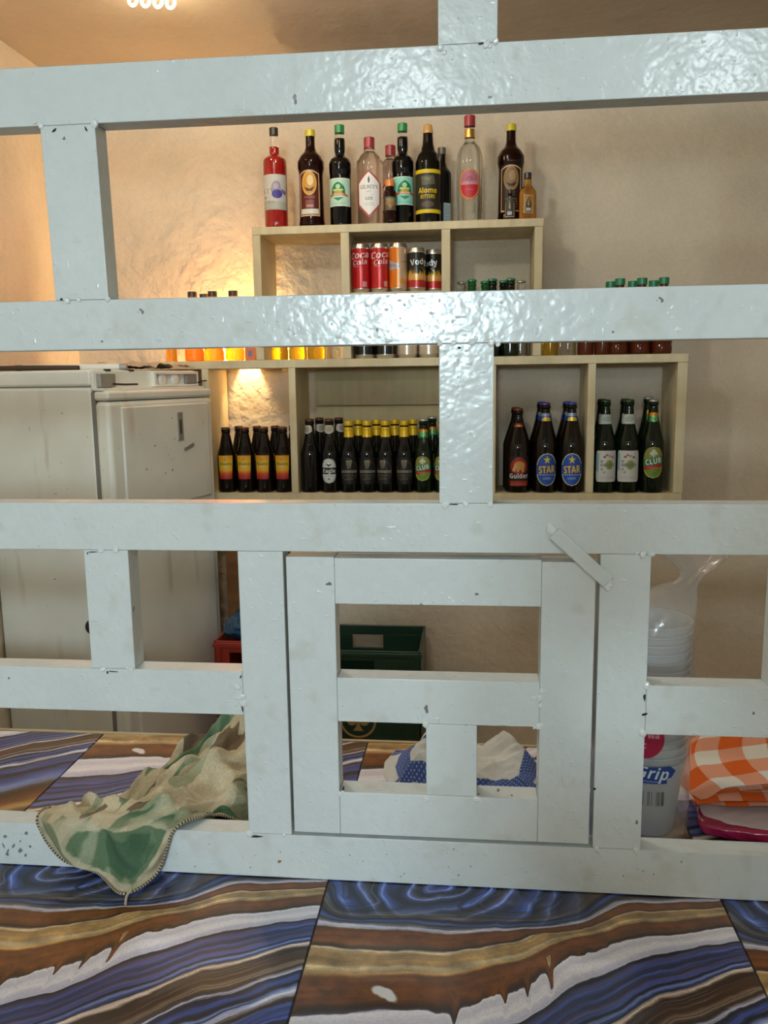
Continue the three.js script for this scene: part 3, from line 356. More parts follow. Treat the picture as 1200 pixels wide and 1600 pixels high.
  bottle('spirit_bottle', 'slim black bottle half hidden behind the yellow banded bottle', 'bottle', null, [-0.098, TOPY, -1.975], 0.7, { geo: lathe(smoothProfile([[0, 0.004], [0.027, 0.001], [0.0305, 0.004], [0.0305, 0.15], [0.029, 0.168], [0.018, 0.184], [0.0125, 0.2], [0.0115, 0.228], [0, 0.2285]], 50), 34), mat: M.blackGlass, cap: [screwCap(0.013, 0.02), S({ color: lin(0.2, 0.18, 0.16), metalness: 0.5, roughness: 0.4 }), 0.222], extra: [['label', patch(0.0309, 0.0309, 0.012, 0.06, 0.03, HALF.rect), smallWhite]] });
  // clear vodka
  const vod = paper(256, 288, (x, w, h) => { fillAll(x, w, h, '#b4202c'); x.fillStyle = '#b76a78'; x.fillRect(0, 0, 256, 150); text(x, 'SMIR', 128, 92, 'bold 20px serif', '#7a3844'); oval(x, 128, 96, 34, 22, null, '#8a3a48', 6); text(x, 'SMIRNOFF', 128, 134, 'bold 40px serif', '#dba7ac', null, 0, 0, 0.95); x.fillStyle = '#c2202e'; x.fillRect(0, 152, 256, 136); text(x, 'VODKA', 128, 196, 'bold 28px serif', '#d95a5e'); x.strokeStyle = '#d98b3c'; x.lineWidth = 14; x.beginPath(); x.ellipse(128, 144, 122, 138, 0, 0, 7); x.stroke(); });
  bottle('vodka_bottle', 'clear round shouldered vodka bottle with red cap, gold collar and red oval label', 'bottle', 'spirit bottles on the shelf top', [-0.01, TOPY, Z], 0, { geo: lathe(smoothProfile([[0, 0.008], [0.033, 0.002], [0.0375, 0.006], [0.0385, 0.03], [0.0395, 0.13], [0.0395, 0.17], [0.0375, 0.195], [0.03, 0.217], [0.0175, 0.232], [0.0148, 0.244], [0.0142, 0.282], [0, 0.2825]], 70), 44), mat: M.clear, cap: [screwCap(0.0168, 0.03), M.capRed, 0.279], extra: [['collar', lathe([[0.0158, 0.246], [0.0162, 0.248], [0.0158, 0.27], [0.0154, 0.2705]], 30), M.gold], ['label', patch(0.0398, 0.0401, 0.062, 0.088, 0.066, HALF.oval, 20, 30), vod]] });
  bottle('rum_bottle', 'dark brown rum bottle with yellow cap, tallest at the right end of the shelf top', 'bottle', 'spirit bottles on the shelf top', [0.116, TOPY, -1.928], 0, { geo: rumGeo, mat: M.rum, cap: [screwCap(0.0155, 0.019), M.capYellow, 0.27], extra: [['label', patch(0.0392, 0.0386, 0.028, 0.14, 0.07, HALF.rect), rumLab(0, 0, true)]] });
  const miniLab = (c) => paper(128, 192, (x, w, h) => { fillAll(x, w, h, c); poly(x, [[28, 184], [28, 90], [64, 20], [100, 90], [100, 184]], '#2e2c2c'); poly(x, [[50, 100], [64, 30], [80, 100], [72, 126]], '#a8853c'); x.fillStyle = '#b9b2c0'; x.fillRect(34, 138, 62, 34); x.strokeStyle = '#c9b48a'; x.lineWidth = 7; x.strokeRect(3, 3, 122, 186); });
  const miniGeo = (k) => { const g = lathe(smoothProfile([[0, 0.003], [0.0235, 0.001], [0.0265, 0.004], [0.0265, 0.075], [0.024, 0.088], [0.014, 0.099], [0.0105, 0.106], [0.0105, 0.124], [0, 0.1245]], 50), 34); g.scale(k, k, k * 0.7); return g; };
  bottle('small_bottle', 'small flat bottle of golden spirit at the right end of the shelf top', 'bottle', null, [0.166, TOPY, -1.89], 0.1, { geo: miniGeo(1), mat: M.whisky, cap: [screwCap(0.011, 0.016), M.capBlack, 0.122], extra: [['label', patch(0.0262, 0.0262, 0.02, 0.052, 0.03, HALF.rect).scale(1, 1, 0.74), miniLab('#a4762a')]] });
  bottle('small_bottle', 'little bottle with an arched label standing before the tall brown rum bottle', 'bottle', null, [0.112, TOPY, -1.868], -0.1, { geo: miniGeo(0.62), mat: M.rum, cap: [screwCap(0.0075, 0.01), M.capDark, 0.077], extra: [['label', patch(0.0182, 0.0182, 0.006, 0.06, 0.03, HALF.arch).scale(1, 1, 0.71), miniLab('#3c3a34')]] });
}

// ---- cans
{
  const canGeo = (R, H) => lathe([[0, 0.003], [R * 0.72, 0.003], [R * 0.78, 0], [R * 0.84, 0.001], [R * 0.98, 0.008], [R, 0.012], [R, H - 0.014], [R * 0.97, H - 0.009], [R * 0.86, H - 0.002], [R * 0.87, H], [R * 0.83, H], [R * 0.82, H - 0.004], [0, H - 0.004]], 40);
  const wrapMat = (draw) => P({ map: canvasTex(512, 384, draw), roughness: 0.24, metalness: 0.35, clearcoat: 0.7, clearcoatRoughness: 0.12 });
  const sleeve = (R, H) => { const g = new THREE.CylinderGeometry(R + 0.0003, R + 0.0003, H - 0.027, 48, 1, true, Math.PI); g.translate(0, (H - 0.027) / 2 + 0.0125, 0); return g; };
  const can = (label, x, y, z, turn, R, H, mat, group) => { const t = thing('drink_can', label, 'can', [x, y, z], turn, group); part('shell', canGeo(R, H), M.silver, t); part('printed_wrap', sleeve(R, H), mat, t); const tab = part('pull_tab', new RoundedBoxGeometry(0.014, 0.0015, 0.022, 1, 0.0006), M.silver, t); tab.position.y = H - 0.0028; return t; };
  // 512 px = one turn; front of the can at u = 0.5
  const coke = wrapMat((x, w, h) => { fillAll(x, w, h, '#c2141c'); x.save(); x.translate(256, 78); text(x, 'Coca', 0, -14, 'italic bold 84px serif', '#e9dcdc', '#c98d90', 2, -0.12); text(x, 'Cola', 6, 54, 'italic bold 66px serif', '#e0cdce', '#c98d90', 2, -0.12); x.restore(); x.fillStyle = '#c9727a'; x.fillRect(196, 168, 66, 10); x.fillStyle = '#d7a6a8'; x.fillRect(290, 318, 40, 52); });
  const orange = wrapMat((x, w, h) => { fillAll(x, w, h, '#e67d12'); x.fillStyle = '#cdab8c'; x.fillRect(256, 0, 110, 384); poly(x, [[150, 110], [256, 156], [256, 200], [160, 220]], '#b9b5b4'); text(x, 'Fanta', 206, 170, 'bold 46px sans-serif', '#44548c', '#d8d8d8', 5, 0.16); scribble(x, 280, 130, 70, 2, 12, '#8d7a68', 5); x.fillStyle = '#d99a4a'; x.fillRect(270, 290, 80, 60); });
  const vody = wrapMat((x, w, h) => { fillAll(x, w, h, '#15130f'); for (let i = 0; i < 60; i++) { const px = i * 9; poly(x, [[px - 8, 300], [px + rr(-8, 8), 165 + rr(0, 70)], [px + 12, 300]], i % 2 ? '#e2a91c' : '#e8c22a'); } x.fillStyle = '#d9a828'; x.fillRect(0, 236, 512, 70); for (let i = 0; i < 26; i++) oval(x, i * 20, 262 + rr(-16, 18), 16, 14, '#d9a48c'); x.fillStyle = '#b7242a'; x.fillRect(0, 304, 512, 80); text(x, 'Vody', 256, 104, 'bold 88px sans-serif', '#d5d8d8', '#8e9292', 3, -0.1, 0.82); x.strokeStyle = '#c9b060'; x.lineWidth = 4; x.beginPath(); x.moveTo(280, 160); x.lineTo(320, 210); x.stroke(); });
  const stout = wrapMat((x, w, h) => { fillAll(x, w, h, '#0f0f10'); scribble(x, 200, 270, 110, 3, 20, '#9d9c96', 7); text(x, 'STOUT', 256, 180, 'bold 54px serif', '#b9a878'); });
  const white = wrapMat((x, w, h) => { fillAll(x, w, h, '#d9d4c6'); x.fillStyle = '#c9b7a2'; x.fillRect(0, 320, 512, 64); });
  const g1 = 'cans on the inner board of the middle compartment';
  const z = -1.896, R = 0.0288, H = 0.148;
  can('red cola can, first from left in the middle compartment', -0.35, INY, z, -0.15, R, H, coke, g1); can('red cola can standing between the other red can and the orange can', -0.291, INY, z, 0.15, R, H, coke, g1);
  can('orange soda can with a beige back panel beside the red cans', -0.232, INY, z, 0.1, R, H, orange, g1); can('black can with flames, its lettering starting with V, next to the orange can', -0.1745, INY, z, 0.35, 0.0277, 0.132, vody, g1); can('black can with flames at the right end of the upper can row', -0.1237, INY, z - 0.045, -0.55, 0.0277, 0.132, vody, g1);
  const g2 = 'cans at the bottom of the middle compartment';
  [[-0.343, stout, 'black can, first from left in the lower can row'], [-0.276, stout, 'black can second from left in the lower can row'], [-0.206, white, 'cream can in the lower row, beside the black cans'], [-0.137, white, 'cream can at the right end of the lower can row']].forEach(([x, m, l]) => can(l, x, MIDY, -1.9, rr(-0.3, 0.3), 0.0328, 0.168, m, g2));
}

// ---- small bottles of yellow drink in the upper left compartment, bottles in the upper right one
{
  const g = lathe(smoothProfile([[0, 0.003], [0.024, 0.001], [0.028, 0.004], [0.0285, 0.03], [0.0265, 0.036], [0.028, 0.042], [0.028, 0.09], [0.018, 0.108], [0.012, 0.115], [0.0115, 0.128], [0, 0.1285]], 56), 36);
  [[-0.622, 'first'], [-0.561, 'second'], [-0.5, 'third'], [-0.437, 'clear']].forEach(([x, k], i) => bottle('drink_bottle', k === 'clear' ? 'small clear bottle at the right end of the upper left compartment' : k + ' small yellow drink bottle from the left in the upper left compartment', 'bottle', 'small bottles in the upper left compartment', [x, MIDY, -1.9], 0, { geo: g, mat: k === 'clear' ? M.clear : M.yellowDrink, cap: [screwCap(0.0128, 0.016), M.capGold, 0.124] }));
  const bg = beerGeo(0.236, 0.0255, 0.0118, 0.52, 0.8);
  [[-0.034, -1.95, 'c'], [-0.002, -1.9, 'g'], [0.04, -1.955, 'g'], [0.062, -1.893, 'd'], [0.098, -1.95, 'd'], [0.118, -1.893, 'd'], [0.153, -1.955, 'c']].forEach(([x, z, k], i) => bottle('beer_bottle', [['clear glass bottle neck nearest the middle divider of the upper right compartment'], ['bright green bottle nearest the front left of the upper right compartment'], ['green bottle second row in the middle of the upper right compartment'], ['dark green bottle in the middle front of the upper right compartment'], ['dark green bottle behind the middle front one in the upper right compartment'], ['dark bottle on the front right of the upper right compartment'], ['clear glass bottle by the right panel of the upper compartment']][i][0], 'bottle', 'bottles in the upper right compartment', [x, MIDY, z], 0, { geo: bg, mat: k === 'c' ? M.clear : k === 'g' ? M.greenClear : M.greenGlass, cap: [crownGeo, k === 'c' ? M.crownSilver : M.capGreenBright, 0.231] }));
}

// ---- juice bottles on the left end of the middle board, bitters bottles on its right end
{
  const jg = lathe(smoothProfile([[0, 0.003], [0.027, 0.001], [0.031, 0.005], [0.0315, 0.03], [0.0295, 0.04], [0.0315, 0.05], [0.0315, 0.12], [0.028, 0.145], [0.017, 0.175], [0.0125, 0.19], [0.0125, 0.206], [0, 0.2065]], 60), 36);
  const j = (l, x, z) => bottle('juice_bottle', l, 'bottle', 'orange drink bottles on the left end of the shelf', [x, MIDY, z], 0, { geo: jg, mat: M.juice, cap: [screwCap(0.0148, 0.016), M.capDark, 0.204] });
  j('orange drink bottle with dark cap, front row nearest the refrigerator', -0.9, -1.89); j('glowing yellow drink bottle, front row between two others', -0.833, -1.89); j('glowing yellow drink bottle, front row nearest the upper shelf', -0.765, -1.89);
  j('orange drink bottle with dark cap, back row nearest the refrigerator', -0.886, -1.968);
  const sg = lathe(smoothProfile([[0, 0.003], [0.015, 0.001], [0.0175, 0.004], [0.0175, 0.09], [0.011, 0.11], [0.0095, 0.12], [0, 0.1205]], 40), 30);
  bottle('small_bottle', 'slim short orange bottle at the far left of the drink bottles', 'bottle', null, [-0.978, MIDY, -1.89], 0, { geo: sg, mat: M.juice, cap: [screwCap(0.011, 0.013), M.capDark, 0.118] });
  const t = thing('drink_carton', 'small orange carton with blue mark between drink bottles and upper shelf', 'carton', [-0.709, MIDY, -1.885], -0.05);
  part('carton_body', rbox(-0.017, 0.017, 0, 0.12, -0.02, 0.02, 0.001), S({ color: lin(0.75, 0.2, 0.08), roughness: 0.5 }), t); part('printed_panel', rbox(-0.006, 0.007, 0.012, 0.03, 0.019, 0.0204, 0.0002), S({ color: lin(0.2, 0.22, 0.36), roughness: 0.5 }), t);
  // right end
  const bg = lathe(smoothProfile([[0, 0.003], [0.026, 0.001], [0.0305, 0.005], [0.031, 0.02], [0.029, 0.03], [0.031, 0.04], [0.031, 0.12], [0.027, 0.15], [0.0165, 0.18], [0.0125, 0.195], [0.0125, 0.214], [0, 0.2145]], 60), 36);
  const bt = (l, x, z) => bottle('tonic_bottle', l, 'bottle', 'brown tonic bottles on the right end of the shelf', [x, MIDY, z], 0, { geo: bg, mat: M.bitters, cap: [screwCap(0.0152, 0.019), M.capGreenBright, 0.209] });
  bt('brown bottle with green cap, front row of three nearest the upper shelf', 0.449, -1.89); bt('brown bottle with green cap, middle of the front row of three', 0.515, -1.89); bt('brown bottle with green cap at the right end of the middle board', 0.58, -1.89);
  bt('brown bottle with green cap, back row nearest the upper shelf', 0.434, -1.972); bt('brown bottle with green cap, middle of the back row', 0.502, -1.972); bt('brown bottle with green cap, right end of the back row', 0.566, -1.972);
  const low = lathe(smoothProfile([[0, 0.003], [0.02, 0.001], [0.0245, 0.005], [0.025, 0.09], [0.019, 0.11], [0.011, 0.122], [0.0105, 0.135], [0, 0.1355]], 46), 34);
  bottle('small_bottle', 'short yellow drink bottle right beside the upper shelf panel', 'bottle', null, [0.242, MIDY, -1.89], 0, { geo: low, mat: M.yellowDrink, cap: [screwCap(0.012, 0.014), M.capYellow, 0.132] });
  bottle('small_bottle', 'short clear bottle between the yellow one and the brown bottles', 'bottle', null, [0.296, MIDY, -1.89], 0, { geo: low, mat: M.clear, cap: [screwCap(0.012, 0.014), M.capRed, 0.132] });
  bottle('small_bottle', 'short brown bottle next to the short clear bottle', 'bottle', null, [0.35, MIDY, -1.89], 0, { geo: low, mat: M.bitters, cap: [screwCap(0.012, 0.014), M.capDark, 0.132] }); bottle('small_bottle', 'short brown bottle next to the tall green capped bottles', 'bottle', null, [0.401, MIDY, -1.89], 0, { geo: low, mat: M.bitters, cap: [screwCap(0.012, 0.014), M.capDark, 0.132] });
}

// ---- lower compartments
const ord = ['first', 'second', 'third', 'fourth', 'fifth'];
{ // left compartment: brown bottles with yellow labels
  const y = paper(192, 320, (x, w, h) => { const g = x.createLinearGradient(0, 0, 0, h); g.addColorStop(0, '#d98e16'); g.addColorStop(0.3, '#dcb01e'); g.addColorStop(0.62, '#dca61e'); g.addColorStop(0.78, '#c2471c'); g.addColorStop(1, '#9c1418'); x.fillStyle = g; x.fillRect(0, 0, w, h); poly(x, [[86, 62], [96, 34], [108, 62]], '#a8641c'); text(x, 'Alvaro', 96, 112, 'bold 56px sans-serif', '#566235', '#b9a24a', 3, 0, 0.92); x.fillStyle = '#d9c99a'; x.fillRect(58, 140, 70, 10); });
  const geo = beerGeo(0.213, 0.0305, 0.0128, 0.54, 0.84), sp = () => ({ geo, mat: M.brownGlass, cap: [crownGeo, M.crownBrown, 0.206], extra: [['label', patch(0.0309, 0.0309, 0.044, 0.078, 0.052, HALF.taper), y]] });
  const src = bottle('malt_bottle', 'first yellow labelled brown bottle from the left in the lower left compartment, front row', 'bottle', 'yellow labelled bottles in the lower left compartment', [-0.808, BOTY, -1.888], 0.1, sp());
  [-0.744, -0.68, -0.6165].forEach((x, i) => dup(src, [x, BOTY, -1.888], -0.12 * (i % 2), ord[i + 1] + ' yellow labelled brown bottle from the left in the lower left compartment, front row'));
  [-0.785, -0.722, -0.66, -0.598].forEach((x, i) => dup(src, [x, BOTY, -1.966], 0.5, ord[i] + ' brown bottle from the left in the lower left compartment, back row'));
}
{ // middle compartment
  const eagle = paper(192, 320, (x, w, h) => { fillAll(x, w, h, '#c9c9c6'); oval(x, 96, 160, 92, 156, null, '#8a8a88', 8); poly(x, [[50, 90], [96, 54], [142, 92], [120, 84], [96, 110], [72, 84]], '#3b3b3c'); oval(x, 96, 66, 16, 12, '#e8e8e4'); x.fillStyle = '#151515'; x.fillRect(0, 118, 192, 84); text(x, 'Eagle', 96, 160, 'bold 66px serif', '#e4e4e0', null, 0, 0, 0.96); scribble(x, 40, 226, 112, 1, 10, '#77777a', 4); oval(x, 96, 264, 14, 14, '#6d6d6e'); });
  const eneck = paper(128, 96, (x, w, h) => { fillAll(x, w, h, '#b9b6ae'); oval(x, 64, 48, 30, 34, '#9a8f7e'); });
  const geo = beerGeo(0.238, 0.0312, 0.013, 0.5, 0.78), gb = 'black labelled bottles in the lower middle compartment';
  const sp = (lab) => ({ geo, mat: M.blackGlass, cap: [crownGeo, M.crownBrown, 0.231], extra: [['neck_label', patch(0.0172, 0.0145, 0.19, 0.028, 0.04, HALF.shield), eneck], ...(lab ? [['label', patch(0.0316, 0.0316, 0.03, 0.082, 0.05, HALF.oval, 18, 26), eagle]] : [])] });
  bottle('beer_bottle', 'black bottle turned so no front label shows, beside the left divider', 'bottle', gb, [-0.5265, BOTY, -1.888], -0.5, sp(false));
  bottle('beer_bottle', 'black bottle with a white oval Eagle lettered label'.replace(' Eagle lettered', ' bird'), 'bottle', gb, [-0.4615, BOTY, -1.888], 0, sp(true));
  bottle('beer_bottle', 'black bottle in the back row behind the unlabelled front bottle', 'bottle', gb, [-0.508, BOTY, -1.965], 0.5, sp(false)); bottle('beer_bottle', 'black bottle in the back row behind the white oval label bottle', 'bottle', gb, [-0.4425, BOTY, -1.965], 0.7, sp(false));
  // stout
  const st = paper(256, 320, (x, w, h) => { fillAll(x, w, h, '#0b0908'); x.strokeStyle = '#6d6247'; x.lineWidth = 5; x.beginPath(); x.arc(128, 160, 122, -1.2, 0.9); x.stroke(); x.beginPath(); x.arc(128, 160, 122, 1.9, 3.6); x.stroke(); poly(x, [[84, 34], [168, 28], [160, 70], [146, 120], [108, 132], [96, 90]], '#8c7f5e'); x.strokeStyle = '#15110c'; x.lineWidth = 4; for (let i = 0; i < 6; i++) { x.beginPath(); x.moveTo(98 + i * 10, 42); x.lineTo(108 + i * 6, 122); x.stroke(); } text(x, 'GUINNESS', 128, 168, 'bold 44px serif', '#b3aa90', null, 0, 0, 0.98); text(x, 'foreign extra', 128, 212, 'italic 28px serif', '#857954'); scribble(x, 78, 244, 100, 2, 18, '#6f6547', 5); });
  const sgeo = beerGeo(0.228, 0.0298, 0.0125, 0.52, 0.8);
  const foil = lathe(smoothProfile([[0.0172, 0.17], [0.0158, 0.184], [0.0146, 0.2], [0.0152, 0.204], [0.0142, 0.208], [0.0148, 0.22], [0.0146, 0.228], [0.0125, 0.2306], [0, 0.2308]], 40), 34), band = lathe([[0.0184, 0.163], [0.0186, 0.164], [0.0178, 0.17], [0.0172, 0.1702]], 34);
  const src = bottle('stout_bottle', 'first stout bottle with yellow foil top from the left, front row', 'bottle', 'yellow foil topped stout bottles', [-0.3985, BOTY, -1.888], 0.12, { geo: sgeo, mat: M.blackGlass, extra: [['foil_wrap', foil, M.foilYellow], ['foil_band', band, S({ color: lin(0.12, 0.3, 0.28), roughness: 0.4, metalness: 0.3 })], ['label', patch(0.0302, 0.0302, 0.028, 0.085, 0.062, HALF.rect), st]] });
  [[-0.3385, 0.1], [-0.2785, -0.25], [-0.2175, 0.05]].forEach(([x, r], i) => dup(src, [x, BOTY, -1.888], r, ord[i + 1] + ' stout bottle with yellow foil top from the left, front row'));
  [-0.3775, -0.3165, -0.2555, -0.1945].forEach((x, i) => dup(src, [x, BOTY, -1.965], 0.6, ord[i] + ' stout bottle with yellow foil top from the left, back row'));
}
// club style lager (green label) shared by two compartments
const clubLab = paper(224, 320, (x, w, h) => { fillAll(x, w, h, '#6d8a2c'); oval(x, 112, 160, 108, 156, null, '#b9b060', 9); poly(x, [[0, 0], [224, 0], [224, 96], [0, 130]], '#8a8440'); oval(x, 112, 48, 20, 20, '#b9d0b0'); oval(x, 92, 70, 20, 18, '#b9d0b0'); oval(x, 134, 68, 20, 18, '#b9d0b0'); poly(x, [[106, 70], [118, 70], [124, 104], [100, 104]], '#b9d0b0'); poly(x, [[0, 130], [224, 92], [224, 176], [0, 214]], '#2c7440'); text(x, 'CLUB', 112, 148, 'bold 78px sans-serif', '#e4ebdf', '#235a36', 5, -0.17, 0.92); poly(x, [[0, 206], [224, 168], [224, 202], [0, 240]], '#b4241c'); scribble(x, 50, 212, 130, 1, 10, '#d69a86', 4); text(x, '62', 120, 270, 'bold 44px serif', '#4c6a1c'); });
const clubNeck = S({ map: canvasTex(128, 128, (x, w, h) => { fillAll(x, w, h, '#2f7a3c'); x.fillStyle = '#c98a2a'; x.fillRect(0, 0, 128, 46); oval(x, 64, 74, 34, 30, '#58a058', '#b9d0b0', 5); }), metalness: 0.5, roughness: 0.35, side: THREE.DoubleSide });
function club(label, x, z, turn, H, R, group) { return bottle('lager_bottle', label, 'bottle', group, [x, BOTY, z], turn, { geo: beerGeo(H, R, 0.0132, 0.5, 0.8), mat: M.greenGlass, cap: [crownGeo, M.crownSilver, H - 0.007], extra: [['neck_label', patch(0.0195, 0.0156, H * 0.745, H * 0.115, 0.04, HALF.round), clubNeck], ['label', patch(R + 0.0004, R + 0.0004, H * 0.16, H * 0.34, R * 1.85, HALF.oval, 18, 26), clubLab]] }); }
club('green lager bottle with slanted white lettering beside the stout bottles', -0.155, -1.888, -0.1, 0.236, 0.0305, 'green lager bottles of the middle compartment'); club('green lager bottle partly hidden by the grille upright, front row', -0.091, -1.888, -0.25, 0.236, 0.0305, 'green lager bottles of the middle compartment');
club('green lager bottle behind the first one beside the stout bottles', -0.131, -1.962, 0.5, 0.24, 0.0305, 'green lager bottles of the middle compartment'); club('green lager bottle behind the grille upright, back row', -0.066, -1.962, 0.4, 0.24, 0.0305, 'green lager bottles of the middle compartment');
{ // two large compartments on the right
  const gul = paper(256, 384, (x, w, h) => { fillAll(x, w, h, '#160a07'); oval(x, 128, 128, 104, 104, '#9c2416'); oval(x, 128, 60, 60, 50, '#a22818'); oval(x, 134, 118, 66, 56, '#c9924c'); poly(x, [[86, 90], [66, 140], [60, 190], [84, 196], [100, 130]], '#cfa46a'); poly(x, [[100, 150], [100, 200], [128, 200], [130, 160], [156, 160], [160, 200], [190, 200], [190, 130]], '#c9924c'); x.strokeStyle = '#e4cf9c'; x.lineWidth = 8; x.beginPath(); x.moveTo(86, 120); x.quadraticCurveTo(56, 150, 56, 186); x.stroke(); text(x, 'Gulder', 128, 250, 'bold 82px sans-serif', '#e2e0da', '#27130d', 4, 0, 0.86); x.fillStyle = '#9c2a16'; x.fillRect(20, 312, 216, 62); x.fillStyle = '#c96a4c'; x.fillRect(36, 352, 184, 6); });
  const gneck = paper(128, 144, (x, w, h) => { fillAll(x, w, h, '#22100a'); oval(x, 64, 56, 54, 48, '#b4381c'); oval(x, 64, 56, 30, 32, '#d99a5c'); text(x, 'Gulder', 64, 122, 'bold 32px sans-serif', '#dcd8d0', null, 0, 0, 0.9); });
  const G = { geo: beerGeo(0.266, 0.041, 0.0135, 0.52, 0.84), mat: M.brownGlass, cap: [crownGeo, M.crownRed, 0.259], extra: [['neck_label', patch(0.0252, 0.0202, 0.184, 0.036, 0.044, HALF.round), gneck], ['label', patch(0.0414, 0.0414, 0.02, 0.096, 0.07, HALF.round), gul]] };
  bottle('lager_bottle', 'brown bottle with red elephant label, front of the compartment right of centre', 'bottle', 'large brown and blue labelled bottles', [0.146, BOTY, -1.897], 0.05, G); bottle('lager_bottle', 'brown bottle standing behind the red elephant label bottle', 'bottle', 'large brown and blue labelled bottles', [0.143, BOTY, -1.99], 0.6, G);
  const star = paper(256, 320, (x, w, h) => { fillAll(x, w, h, '#1f4fae'); oval(x, 128, 160, 124, 156, null, '#c9c9a0', 12); const s = []; for (let i = 0; i < 10; i++) { const a = -Math.PI / 2 + i * Math.PI / 5, r = i % 2 ? 18 : 44; s.push([128 + Math.cos(a) * r, 66 + Math.sin(a) * r]); } poly(x, s, '#e2c23a'); poly(x, [[0, 118], [256, 104], [256, 200], [0, 214]], '#284f9c'); text(x, 'STAR', 128, 160, 'bold 96px sans-serif', '#dfc46a', '#8c4a2c', 7, -0.06, 0.86); x.fillStyle = '#9db4cc'; x.fillRect(10, 208, 236, 7); text(x, 'LAGER', 128, 246, 'bold 30px sans-serif', '#9cb4d8'); });
  const sneck = S({ map: canvasTex(192, 192, (x, w, h) => { fillAll(x, w, h, '#8fa0c0'); x.fillStyle = '#2a56b0'; x.fillRect(0, 30, 192, 70); oval(x, 96, 62, 26, 26, '#e0c24a'); scribble(x, 20, 126, 150, 3, 16, '#5c74a8', 5); x.fillStyle = '#d0d6dc'; x.fillRect(0, 174, 192, 18); }), metalness: 0.5, roughness: 0.3, side: THREE.DoubleSide });
  const St = (cap) => ({ geo: beerGeo(0.283, 0.0395, 0.0138, 0.5, 0.84), mat: M.brownGlass, cap: [crownGeo, cap, 0.276], extra: [['neck_foil', patch(0.0252, 0.0172, 0.188, 0.062, 0.15, HALF.rect, 40, 4), sneck], ['label', patch(0.0399, 0.0399, 0.022, 0.104, 0.072, HALF.ellipse, 18, 28), star]] });
  bottle('lager_bottle', 'blue oval labelled bottle with a purple cap, middle of its compartment', 'bottle', 'large brown and blue labelled bottles', [0.231, BOTY, -1.895], 0.12, St(M.capPurple)); bottle('lager_bottle', 'blue oval labelled bottle with a blue cap beside the divider', 'bottle', 'large brown and blue labelled bottles', [0.313, BOTY, -1.895], 0, St(M.capBlue));
  bottle('lager_bottle', 'brown bottle behind the purple capped bottle', 'bottle', 'large brown and blue labelled bottles', [0.226, BOTY, -1.985], 2.2, St(M.capBlue)); bottle('lager_bottle', 'brown bottle behind the blue capped bottle', 'bottle', 'large brown and blue labelled bottles', [0.309, BOTY, -1.985], 2.4, St(M.capBlue));
  const ori = paper(256, 352, (x, w, h) => { fillAll(x, w, h, '#cdcbc8'); x.fillStyle = '#8fb0ba'; x.fillRect(0, 30, 34, 200); oval(x, 150, 160, 44, 52, '#8c9a4c'); for (const [a, b, c] of [[96, 70, '#7a4a3a'], [120, 50, '#9a5a34'], [150, 60, '#b4785c'], [184, 74, '#7a6a48'], [66, 120, '#7d8a84'], [70, 210, '#88928a'], [92, 244, '#909890']]) oval(x, a, b, 15, 11, c); text(x, 'ORIJIN', 134, 162, 'bold 48px serif', '#4c5048', '#b9bca0', 2); scribble(x, 50, 296, 160, 2, 18, '#a9a9a8', 4); });
  const wn = paper(128, 96, (x, w, h) => { fillAll(x, w, h, '#b9c0ba'); oval(x, 64, 48, 30, 26, '#9aa8a0'); });
  const og = 'green bottles in the lower right compartment', geo = beerGeo(0.29, 0.0355, 0.0135, 0.5, 0.78);
  const O = (turn) => ({ geo, mat: M.greenGlass, cap: [crownGeo, M.crownGreen, 0.283], extra: [['neck_label', patch(0.0222, 0.0176, 0.215, 0.03, 0.07, HALF.round), wn], ['label', patch(0.0359, 0.0359, 0.035, 0.098, 0.076, HALF.round), ori]] });
  bottle('bitters_bottle', 'green bottle with square white label right against the divider', 'bottle', og, [0.4165, BOTY, -1.89], 0.15, O()); bottle('bitters_bottle', 'green bottle with square white label, second from the divider', 'bottle', og, [0.4885, BOTY, -1.89], -0.1, O());
  club('large green lager bottle with slanted white lettering by the right panel', 0.563, -1.89, -0.05, 0.29, 0.0355, og);
  bottle('bitters_bottle', 'green bottle behind the one against the divider', 'bottle', og, [0.4175, BOTY, -1.972], 0.9, O()); bottle('bitters_bottle', 'green bottle behind the second white labelled bottle', 'bottle', og, [0.4905, BOTY, -1.972], 0.9, O());
  club('large green lager bottle in the back row near the right panel', 0.563, -1.975, 0.6, 0.296, 0.034, og);
}
{ // small bulb on the wall behind the juice bottles
  const t = thing('light_bulb', 'glaring warm bulb on the wall behind the yellow drink bottles', 'lamp', [-0.765, Y(0.125), WZ0]);
  const k = part('socket', lathe([[0, 0], [0.024, 0], [0.024, 0.004], [0.013, 0.008], [0.012, 0.014], [0, 0.014]]), M.socket, t); k.rotation.x = Math.PI / 2;
  const b = part('bulb', lathe(bulbProfile.map(p => [p[0] * 0.55, -p[1] * 0.55]).reverse()), glowMat(LIGHT.shelf), t); b.rotation.x = Math.PI / 2; b.position.z = 0.0195;
  t.add(lamp([0, 0, 0.036], LIGHT.shelf, 0.9));
}

